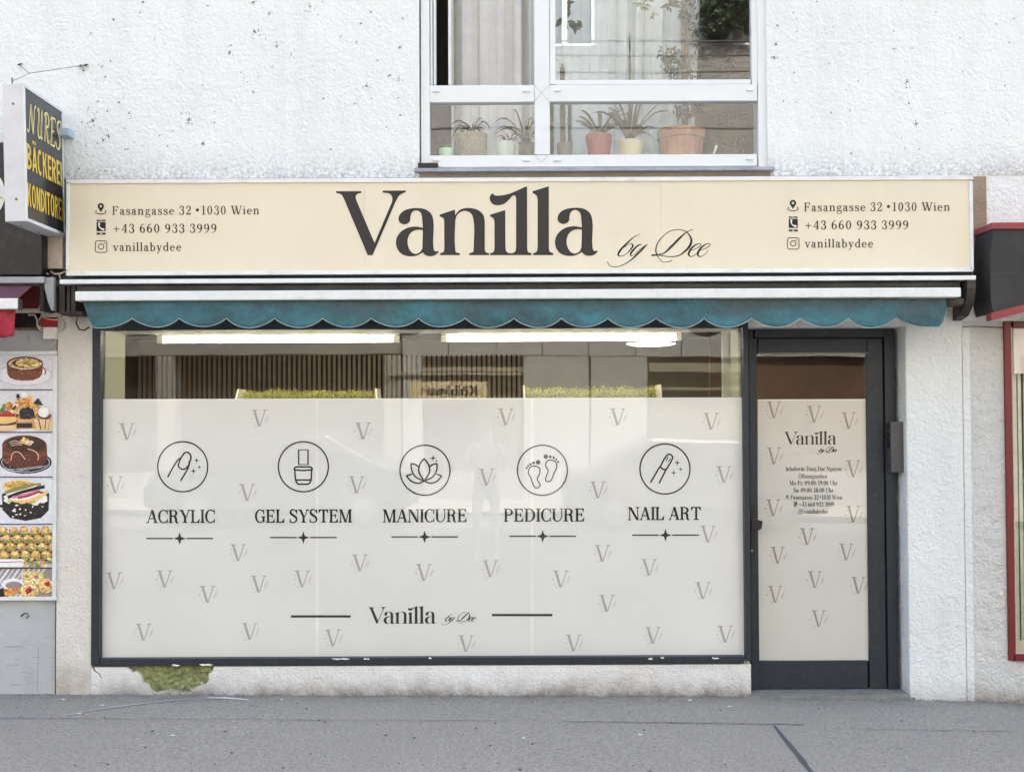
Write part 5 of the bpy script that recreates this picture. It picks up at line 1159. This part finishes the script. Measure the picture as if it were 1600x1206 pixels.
sh = [('black', D2(40, 722, 41, 18)), ('shadow', ring(40, 722, 38, 16, 1.2, .8)), ('black', D2(40, 721, 34, 13)), ('choc', [[(3.5, 697), (73, 697), (74, 718), (66, 727), (52, 730.5), (38, 731), (22, 730), (8, 724), (3.5, 716)]]), ('brown', [[(5, 705), (72, 705), (72, 712), (5, 712)]]), ('brown', wob(12, 720, 7, 4, 10, .3, 3)), ('choc', D2(38, 696, 35, 16)), ('dbrown', D2(40, 694, 31, 12)), ('cream', stroke([(17, 719), (20, 708), (28, 706), (40, 718)], 1.2)), ('cream', stroke([(43, 701), (56, 706), (60, 712), (59, 719)], 1.4)), ('lgold', wob(38, 689, 9, 5, 12, .35, 8)), ('cream', wob(45, 692, 7, 4, 12, .4, 18))]
for k in range(7): sh.append(('cream' if k % 2 else 'black', stroke([(13 + k, 690 + k * 1.3), (22 + k, 687 + k * 1.5), (34, 690 + k)], 1)))
for k in range(10): sh.append(('shadow', stroke([(r1.uniform(4, 70), r1.uniform(726, 737)), (r1.uniform(4, 76), r1.uniform(727, 738))], .6)))
poster(676, 744, sh, lab='photo of round chocolate cake on black dish')
sh = [('black', [[(3, 772), (14, 768), (66, 768), (77, 770), (76, 797), (64, 809), (40, 813.5), (16, 809), (4, 796)]]), ('white', wob(40, 779, 35, 12, 20, .06)), ('lgold', wob(30, 760, 27, 10, 20, .06, 2)), ('gold', wob(30, 757, 22, 6, 14, .1, 3)), ('sage', stroke([(8, 771), (24, 764), (45, 760), (64, 757)], 6)), ('white', stroke([(10, 772), (40, 765), (58, 758)], [1, 3, 1])), ('black', stroke([(12, 777), (30, 770), (52, 764), (70, 760)], 5)), ('pink', stroke([(20, 777), (40, 773), (60, 767)], 4)), ('red', stroke([(28, 778), (45, 774), (63, 767)], 3)), ('lgold', stroke([(12, 782), (30, 785), (55, 780), (74, 768)], [4, 7, 7, 5])), ('gold', stroke([(16, 785), (34, 788), (56, 783)], 2))]
for k in range(46):
    a = r1.uniform(.15, 3.0); cx_ = 40 + 37 * math.cos(a) * r1.uniform(.2, 1); cy_ = 790 + r1.uniform(-4, 20) * math.sin(a)
    sh.append(('black', wob(cx_, min(810, cy_), r1.uniform(3, 8), r1.uniform(2, 5), 7, .35, k + 50)))
for k in range(14): sh.append(('white', wob(r1.uniform(8, 72), r1.uniform(788, 808), r1.uniform(1, 4), r1.uniform(.8, 2), 6, .4, k + 150)))
poster(746, 818, sh, lab='photo of layered fruit and chocolate cake')
sh = []
for row in range(4):
    for k in range(7):
        cx_, cy_ = -12 + k * 16.5 + (row % 2) * 8 - row * 2, 829 + row * 12.5
        sh += [('dbrown', wob(cx_, cy_ + 5, 8.4, 5, 10, .08, k)), ('gold', wob(cx_, cy_, 7.4, 6.4, 12, .08, row * 7 + k)), ('lgold', wob(cx_ - 1, cy_ - 2, 4.5, 3, 10, .1, k)), ('sage', [[(cx_ - 7, cy_ + 3.5), (cx_ + 7, cy_ + 3.5), (cx_ + 6.5, cy_ + 7), (cx_ - 6.5, cy_ + 7)]])]
sh += [('white', [[(-260, 875), (40, 873), (38, 886), (-260, 886)]]), ('red', stroke([(-20, 879), (35, 877)], 1.2))]
for k in range(14): sh.append((['sage', 'lgold', 'gold'][k % 3], wob(40 + (k % 5) * 9.5, 873 + (k // 5) * 5.5, 4, 2.6, 8, .25, k)))
poster(819.5, 886, sh, lab='photo of rows of pistachio pastries')
sh = []
for k in range(12): sh.append(('shadow' if k % 2 else 'bg', [[(k * 8 - 20, 888), (k * 8 - 16, 888), (k * 8 - 46, 933), (k * 8 - 52, 933)]]))
sh += [('white', wob(20, 912, 18, 9, 18, .06)), ('wood', wob(22, 914, 14, 6, 14, .1)), ('lgold', wob(42, 900, 9, 8, 14, .05)), ('wood', D2(42, 900, 3, 2.4)), ('lgold', wob(57, 901, 12, 9, 14, .05, 3)), ('wood', D2(57, 901, 4, 3)), ('tan', ring(57, 901, 12, 9, 1, 1)), ('cream', wob(50, 910, 12, 5, 12, .08)), ('lgold', wob(72, 915, 12, 12, 16, .04, 5)), ('tan', ring(72, 915, 12, 12, .9, .9)), ('red', wob(74, 912, 5, 3.6, 9, .25)), ('lgold', wob(46, 922, 15, 11, 18, .04, 7)), ('tan', ring(46, 922, 15, 11, .9, .9)), ('cream', D2(46, 921, 9, 6)), ('red', wob(45, 922, 5.5, 4.6, 9, .3, 4)), ('orange', [[(4, 920), (28, 918), (31, 926), (10, 932), (4, 932)]]), ('black', [[(-5, 920), (6, 919), (7, 932), (-5, 932)]])]
poster(888, 933, sh, 'wood', lab='photo of ring biscuits and jam biscuits')
for yy in (608.8, 675.3, 745, 818.8, 887): flat('poster_divider', [[(-260, yy - .7), (82, yy - .7), (82, yy + .7), (-260, yy + .7)]], -.0162, M['anthracite2'], pbd)
b = MB(); b.tube([P(33, 962, .01), P(38, 958, -.02), P(43, 958, -.03), P(45, 962, -.03), P(41, 966, -.03)], .004, 6); tag(b.build('wall_hook', M['dark_metal']), 'bent metal hook sticking out of the grey wall below the posters', 'hook')
pb('wall_seam', M['asphalt_gap'], bld, 87.4, 440, 88.8, 1084, -.0015, .014)
gf = []
for k in range(24):
    x = rg.uniform(2, 84); y = rg.uniform(990, 1075); gf += stroke([(x, y), (min(84, x + rg.uniform(5, 30)), y + rg.uniform(-1.5, 1.5))], rg.uniform(.25, .6), smooth=False)
gf += stroke([(60, 1010), (59, 1050), (58, 1080)], .8) + stroke([(44, 524), (45, 531), (46, 536)], 1.4, smooth=False)
flat('wall_scratch', gf, .0105, mat('scratch_grey', (140, 140, 146), .7), bld)

# ================================================================== RIGHT NEIGHBOUR
rc_ = thing('black_canopy', 'black canopy with dull red edging at the far right above the red framed window', 'awning', (X(1620), 0, Z(500)))
MB().pprism([(1552, 357), (1880, 357), (1880, 425), (1700, 455), (1640, 474), (1552, 490), (1548, 470), (1547, 400)], -.26, -.002).build('cover', mat('black_cloth', (38, 36, 36), .6, var=.2, vscale=4, dirt=.35, dscale=5, dcol=(80, 78, 76)), rc_, .003)
pb('top_trim', M['red_trim'], rc_, 1550, 347, 1880, 357.4, -.275, -.01, .003)
MB().pprism([(1549, 489), (1880, 405), (1880, 419), (1600, 488), (1549, 501)], -.272, -.2).build('bottom_trim', M['red_trim'], rc_)
flat('panel_seam', [[(1590, 358), (1591, 358), (1591, 479), (1590, 481)], [(1549, 426), (1600, 427), (1700, 430), (1549, 427.4)]], -.2612, M['dark_metal'], rc_)
rw = node('neighbour_window', bld)
MB().pbox(1573, 502, 1583.5, 1032, -.004, .05).build('frame_member', M['red_frame'], rw, .003)
pb('frame_member', M['red_frame'], rw, 1583.7, 502, 1880, 511, -.004, .05, .003); pb('frame_member', M['red_frame'], rw, 1583.7, 1021, 1880, 1032, -.004, .05, .003)
b = MB(); b.pbox(1583.7, 1019, 1880, 1021, .01, .03); b.pbox(1583.7, 511, 1585.2, 1019, .01, .03); b.build('inner_bead', M['cream_board'], rw)
pb('pane', M['glass_shop'], rw, 1584, 511, 1880, 1020, .030, .034)
pb('blind_box', mat('blind_cream', (222, 212, 198), .7), rw, 1584, 511, 1880, 583, .05, .06)
cb = thing('strip_blind', 'pale vertical strip blind behind the red framed window at the right edge', 'blind', (3.4, .12, 2))
for k in range(12):
    x = X(1586 + k * 8.5, 700, .12); o = MB().add or None
    b = MB(); an = .5 if k % 2 else .25; wv = .013
    b.add([(x - wv, .12 - wv * an, Z(1020)), (x + wv, .12 + wv * an, Z(1020)), (x + wv, .12 + wv * an, Z(583)), (x - wv, .12 - wv * an, Z(583))], [(0, 1, 2, 3)])
    o = b.build('strip', mat('strip_cloth', (186, 190, 158), .7, var=.15, vscale=9), cb); o.modifiers.new('solid', 'SOLIDIFY').thickness = .002
kind(bx('neighbour_room_wall', M['int_dark'], None, X(1575), 6, .5, .55, -.1, 2.6))
o = pb('notice_edge', mat('paper_notice', (190, 184, 150), .6), None, 1585, 1000, 1640, 1018, .040, .042); tag(o, 'small pale printed notice low inside the red framed window', 'notice')

# ================================================================== ACROSS THE STREET (seen only as reflections)
OY = -16.0
def vb(b, a, c0, c, d, y0, y1):
    p, q = P(a, (c0 + d) / 2, 16), P(c, (c0 + d) / 2, 16); zt1, zb1 = P((a + c) / 2, c0, 16).z, P((a + c) / 2, d, 16).z
    return b.box(p.x, q.x, y0, y1, zt1, zb1)
ob = thing('opposite_building', 'pale panelled building across the street, seen only as a reflection', 'building', (0, OY, 0))
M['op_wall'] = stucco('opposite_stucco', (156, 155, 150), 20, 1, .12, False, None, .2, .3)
M['op_panel'] = mat('opposite_panel', (146, 148, 144), .6, var=.05, vscale=1)
M['op_dark'] = mat('opposite_dark', (50, 46, 40), .5)
M['op_green'] = mat('opposite_ivy', (48, 62, 40), .8, var=.5, vscale=5)
bx('rear_wall', M['op_dark'], ob, -20, 20, OY - .6, OY - .5, -.3, 15)
b = MB(); zlow = P(800, 556, 16).z
vb(b, -900, 470, 625, 556, OY - .5, OY); b.box(-20, 20, OY - .5, OY, P(800, 470, 16).z, 5.3)
vb(b, 243, 556, 273, 1000, OY - .5, OY + .02); vb(b, -900, 556, -200, 1000, OY - .5, OY); vb(b, 600, 556, 626, 1000, OY - .5, OY)
b.box(-20, 20, OY - .5, OY - .02, -.2, .55); b.box(-20, 20, OY - .5, OY, 5.3, 8.9); b.box(-20, 20, OY - .5, OY, 11.4, 15)
for k in range(-5, 6): b.box(k * 3.3 + 1.7, k * 3.3 + 3.7, OY - .5, OY, 8.9, 11.4)
b.build('stucco_wall', M['op_wall'], ob)
b = MB()
for k in range(0, 14):
    a = 629 + k * 73
    vb(b, a, 485, a + 71.5, 513, OY - .4, OY + .03); vb(b, a, 514.2, a + 71.5, 556, OY - .4, OY + .03)
vb(b, 819, 557, 921, 1000, OY - .4, OY + .02); vb(b, 925, 557, 1013, 1000, OY - .4, OY + .02); vb(b, 1400, 557, 1600, 1000, OY - .4, OY + .02); vb(b, 629, 557, 660, 1000, OY - .4, OY + .02)
b.build('cladding', M['op_panel'], ob)
b = MB(); vb(b, 660, 574, 818, 581, OY - .35, OY + .04); vb(b, 1014, 566, 1178, 580, OY - .35, OY + .08); vb(b, 1014, 604, 1178, 608, OY - .35, OY + .05); vb(b, 605, 583, 815, 587, OY + .02, OY + .09)
b.build('shutter_box', mat('op_shutter', (128, 124, 104), .6), ob)
b = MB(); vb(b, 1016, 580, 1178, 760, OY - .3, OY - .2); vb(b, 740, 590, 816, 760, OY - .3, OY - .2); b.build('roller_shutter', mat('op_shutter2', (92, 86, 62), .6), ob)
b = MB()
for k in range(-5, 6):
    x0_, x1_ = k * 3.3 + .4, k * 3.3 + 1.7
    for z0_, z1_ in ((8.9, 11.4),):
        b.box(x0_, x0_ + .1, OY - .3, OY - .2, z0_, z1_); b.box(x1_ - .1, x1_, OY - .3, OY - .2, z0_, z1_); b.box(x0_ + .1, x1_ - .1, OY - .3, OY - .2, z0_, z0_ + .1); b.box((x0_ + x1_) / 2 - .05, (x0_ + x1_) / 2 + .05, OY - .3, OY - .21, z0_ + .1, z1_)
b.build('window_frame', M['pvc'], ob)
b = MB(); vb(b, 1180, 557, 1399, 1000, OY - .4, OY - .1); b.build('entrance_panel', mat('op_wood', (84, 62, 44), .6, var=.3, vscale=2), ob)
# street name plate, kept readable there, mirrored in the shop glass
nb = MB(); nb.box(X(640, 612, 16), X(760, 612, 16), OY + .02, OY + .05, P(700, 624, 16).z, P(700, 597, 16).z)
sn = thing('street_name_sign', 'pale street name plate across the street, mirrored in the shop window', 'sign', (X(700, 612, 16), OY, 2.1))
nb.build('plate', mat('plate_beige', (192, 178, 138), .5), sn)
cu = bpy.data.curves.new('street_lettering', 'FONT'); cu.body = 'Kölblgasse'; cu.size = .255; cu.offset = .008; cu.align_x = 'CENTER'; cu.align_y = 'CENTER'
to = bpy.data.objects.new('street_lettering', cu); C.objects.link(to); to.parent = sn; to.matrix_parent_inverse = pmi(sn)
to.location = (X(701, 612, 16), OY + .055, P(700, 612, 16).z); to.rotation_euler = (R(90), 0, R(180)); cu.materials.append(M['print_black'])
bpy.context.view_layer.update(); me_ = bpy.data.meshes.new_from_object(to.evaluated_get(bpy.context.evaluated_depsgraph_get())); o2 = bpy.data.objects.new('street_lettering', me_); C.objects.link(o2); o2.parent = sn; o2.matrix_parent_inverse = pmi(sn); o2.location = to.location; o2.rotation_euler = to.rotation_euler; bpy.data.objects.remove(to)
# overhead wires across the street
wl = ['topmost of the dark street wires mirrored in the upper right pane of the upstairs window', 'second dark street wire from the top mirrored in the upper right pane', 'third dark street wire from the top mirrored in the upper right pane', 'lowest dark street wire, mirrored in the lower pane above the flower pots']
for k, (z0_, z1_) in enumerate(((7.0, 6.7), (6.85, 6.62), (6.66, 6.5), (5.9, 5.75))):
    b = MB(); b.tube([(-14 + 28 * i / 12, -9.5 - k * .3, z0_ + (z1_ - z0_) * i / 12 - .12 * math.sin(math.pi * i / 12) + .2 + gz(0)) for i in range(13)], .014, 5)
    o = b.build('overhead_wire', M['cable_d']); tag(o, wl[k], 'wire', 'overhead wires across the street')
# ivy and hedge at the opposite first floor
iv = MB(); ri = random.Random(5)
for _ in range(3000):
    p = Vector((ri.uniform(3.75, 4.7), OY + .05 + ri.uniform(0, .3), ri.uniform(9.1, 10.6))); d = Vector((ri.gauss(0, 1), ri.gauss(0, 1), ri.gauss(0, 1))).normalized() * .07; e = Vector((ri.gauss(0, 1), ri.gauss(0, 1), ri.gauss(0, 1))).normalized() * .04
    iv.add([p, p + d + e, p + d * 1.5, p + d - e], [(0, 1, 2, 3)])
tag(iv.build('ivy_plant', M['op_green'], recalc=False), 'green ivy round a window across the street, mirrored in the upper pane', 'plant')

# ------------------------------------------------------------------ parked cars and the photographer, all behind the camera
def car(x, y, rgb, label, flip=1):
    gz_ = gz(x) - .12; t = thing('parked_car', label, 'car', (x, y, gz_), 'cars parked across the street')
    pm_ = mat('car_paint', rgb, .25, .2, var=.02)
    prof = [(-2.1, .35), (-2.12, .62), (-2.0, .85), (-1.45, .95), (-.75, 1.42), (.75, 1.46), (1.55, 1.02), (2.08, .9), (2.12, .4), (1.85, .26), (-1.9, .26)]
    MB().prism([(x + flip * a, gz_ + z) for a, z in prof], y - .82, y + .82).build('body', pm_, t, .06)
    MB().prism([(x + flip * a, gz_ + z) for a, z in [(-1.22, .97), (-.68, 1.36), (-.02, 1.38), (-.02, .97)]], y + .8, y + .828).build('side_window', M['anthracite2'], t)
    MB().prism([(x + flip * a, gz_ + z) for a, z in [(.06, .97), (.06, 1.38), (.68, 1.38), (1.22, 1.02), (1.1, .97)]], y + .8, y + .828).build('side_window', M['anthracite2'], t)
    for wx in (-1.3, 1.32):
        for wy in (-.72, .72):
            c_ = Vector((x + flip * wx, y + wy, gz_ + .31)); o = MB().tube([c_ - Vector((0, .1, 0)), c_ + Vector((0, .12, 0))], .31, 22).build('wheel', M['anthracite2'], t)
            MB().tube([c_, c_ + Vector((0, .13, 0))], .19, 18).build('rim', M['steel_band'], o)
    for sx_ in (-1, 1): MB().box(x + sx_ * 2.02, x + sx_ * 2.1, y + .5, y + .75, gz_ + .62, gz_ + .76).build('headlight' if sx_ * flip < 0 else 'tail_light', M['white_i'] if sx_ * flip < 0 else M['red_trim'], t)
car(-3.6, -12.1, (64, 68, 72), 'dark grey hatchback parked across the street, left one, faint in the window reflection')
car(2.9, -12.1, (84, 84, 82), 'paler grey hatchback parked across the street, right one, faint in the window reflection', -1)
# person standing behind the camera, arms raised, phone in front of the face
pr = thing('person', 'person in a pale shirt and light trousers holding a phone up, reflected in the film', 'person', (-.32, -7.55, -.12))
def skin(name, joints, edges, m, parent, sub=2):
    me = bpy.data.meshes.new(name); me.from_pydata([j[:3] for j in joints], edges, []); o = link(name, me, m, parent)
    md = o.modifiers.new('skin', 'SKIN'); md.use_smooth_shade = True
    for i, j in enumerate(joints): me.skin_vertices[0].data[i].radius = (j[3], j[4] if len(j) > 4 else j[3])
    me.skin_vertices[0].data[0].use_root = True
    sb = o.modifiers.new('sub', 'SUBSURF'); sb.levels = sub; sb.render_levels = sub; return o
bx_, by_, b0 = -.32, -7.55, -.12
J = [(0, 0, .92, .15, .11), (0, 0, 1.12, .13, .10), (0, 0, 1.34, .17, .11), (0, .01, 1.47, .06), (0, .03, 1.60, .085, .10), (0, .03, 1.72, .075, .085),
     (-.19, .01, 1.42, .055), (-.25, .12, 1.20, .042), (-.08, .33, 1.42, .028), (.19, .01, 1.42, .055), (.27, .12, 1.20, .042), (.14, .34, 1.43, .028),
     (-.10, 0, .86, .085), (-.11, .02, .47, .055), (-.12, -.02, .08, .038), (-.13, .12, .03, .035), (.10, 0, .86, .085), (.11, .02, .47, .055), (.12, -.02, .08, .038), (.13, .12, .03, .035)]
E = [(0, 1), (1, 2), (2, 3), (3, 4), (4, 5), (2, 6), (6, 7), (7, 8), (2, 9), (9, 10), (10, 11), (0, 12), (12, 13), (13, 14), (14, 15), (0, 16), (16, 17), (17, 18), (18, 19)]
o = skin('body', [(bx_ + a, by_ + c, b0 + z, *r_) for a, c, z, *r_ in J], E, mat('pale_clothes', (226, 218, 204), .85), pr)
skin('head', [(bx_, by_ + .03, b0 + 1.52, .05), (bx_, by_ + .05, b0 + 1.62, .078, .09), (bx_, by_ + .04, b0 + 1.71, .07, .08)], [(0, 1), (1, 2)], mat('skin_tone', (196, 150, 122), .6), pr)
skin('hair', [(bx_, by_ - .01, b0 + 1.60, .085, .085), (bx_, by_ + .01, b0 + 1.72, .085, .095)], [(0, 1)], mat('dark_hair', (40, 30, 24), .6), pr)
for sx_, hx in ((-1, -.08), (1, .14)):
    c_ = Vector((bx_ + hx, by_ + .36, b0 + 1.45)); JJ = [(c_.x, c_.y, c_.z, .026), (c_.x - sx_ * .0, c_.y + .03, c_.z + .05, .032, .018)]; EE = [(0, 1)]
    for q_ in range(4): k_ = len(JJ); JJ += [(c_.x + (q_ - 1.5) * .018, c_.y + .05, c_.z + .08, .009), (c_.x + (q_ - 1.5) * .018 - sx_ * .012, c_.y + .065, c_.z + .10 + .01 * (q_ in (1, 2)), .008)]; EE += [(1, k_), (k_, k_ + 1)]
    k_ = len(JJ); JJ += [(c_.x - sx_ * .035, c_.y + .04, c_.z + .03, .010), (c_.x - sx_ * .05, c_.y + .06, c_.z + .05, .009)]; EE += [(0, k_), (k_, k_ + 1)]
    skin('hand', JJ, EE, bpy.data.materials['skin_tone'], pr, 1)
# crumbs of broken render along the edge of the missing patch
b = MB(); rk = random.Random(12)
for (x_, z_) in nz[1:-1]:
    for _ in range(4):
        p = Vector((x_ + rk.gauss(0, .006), rk.uniform(.004, .030), z_ + rk.gauss(0, .006))); r = rk.uniform(.003, .010)
        b.add([p + Vector((rk.uniform(-r, r), rk.uniform(-r * .6, r * .6), rk.uniform(-r, r))) for _ in range(4)], [(0, 1, 2), (0, 2, 3), (0, 3, 1), (1, 3, 2)])
kind(b.build('crumbling_edge', mat('crumbling_render', (186, 178, 158), .95, var=.3, vscale=60), bld), 'stuff')
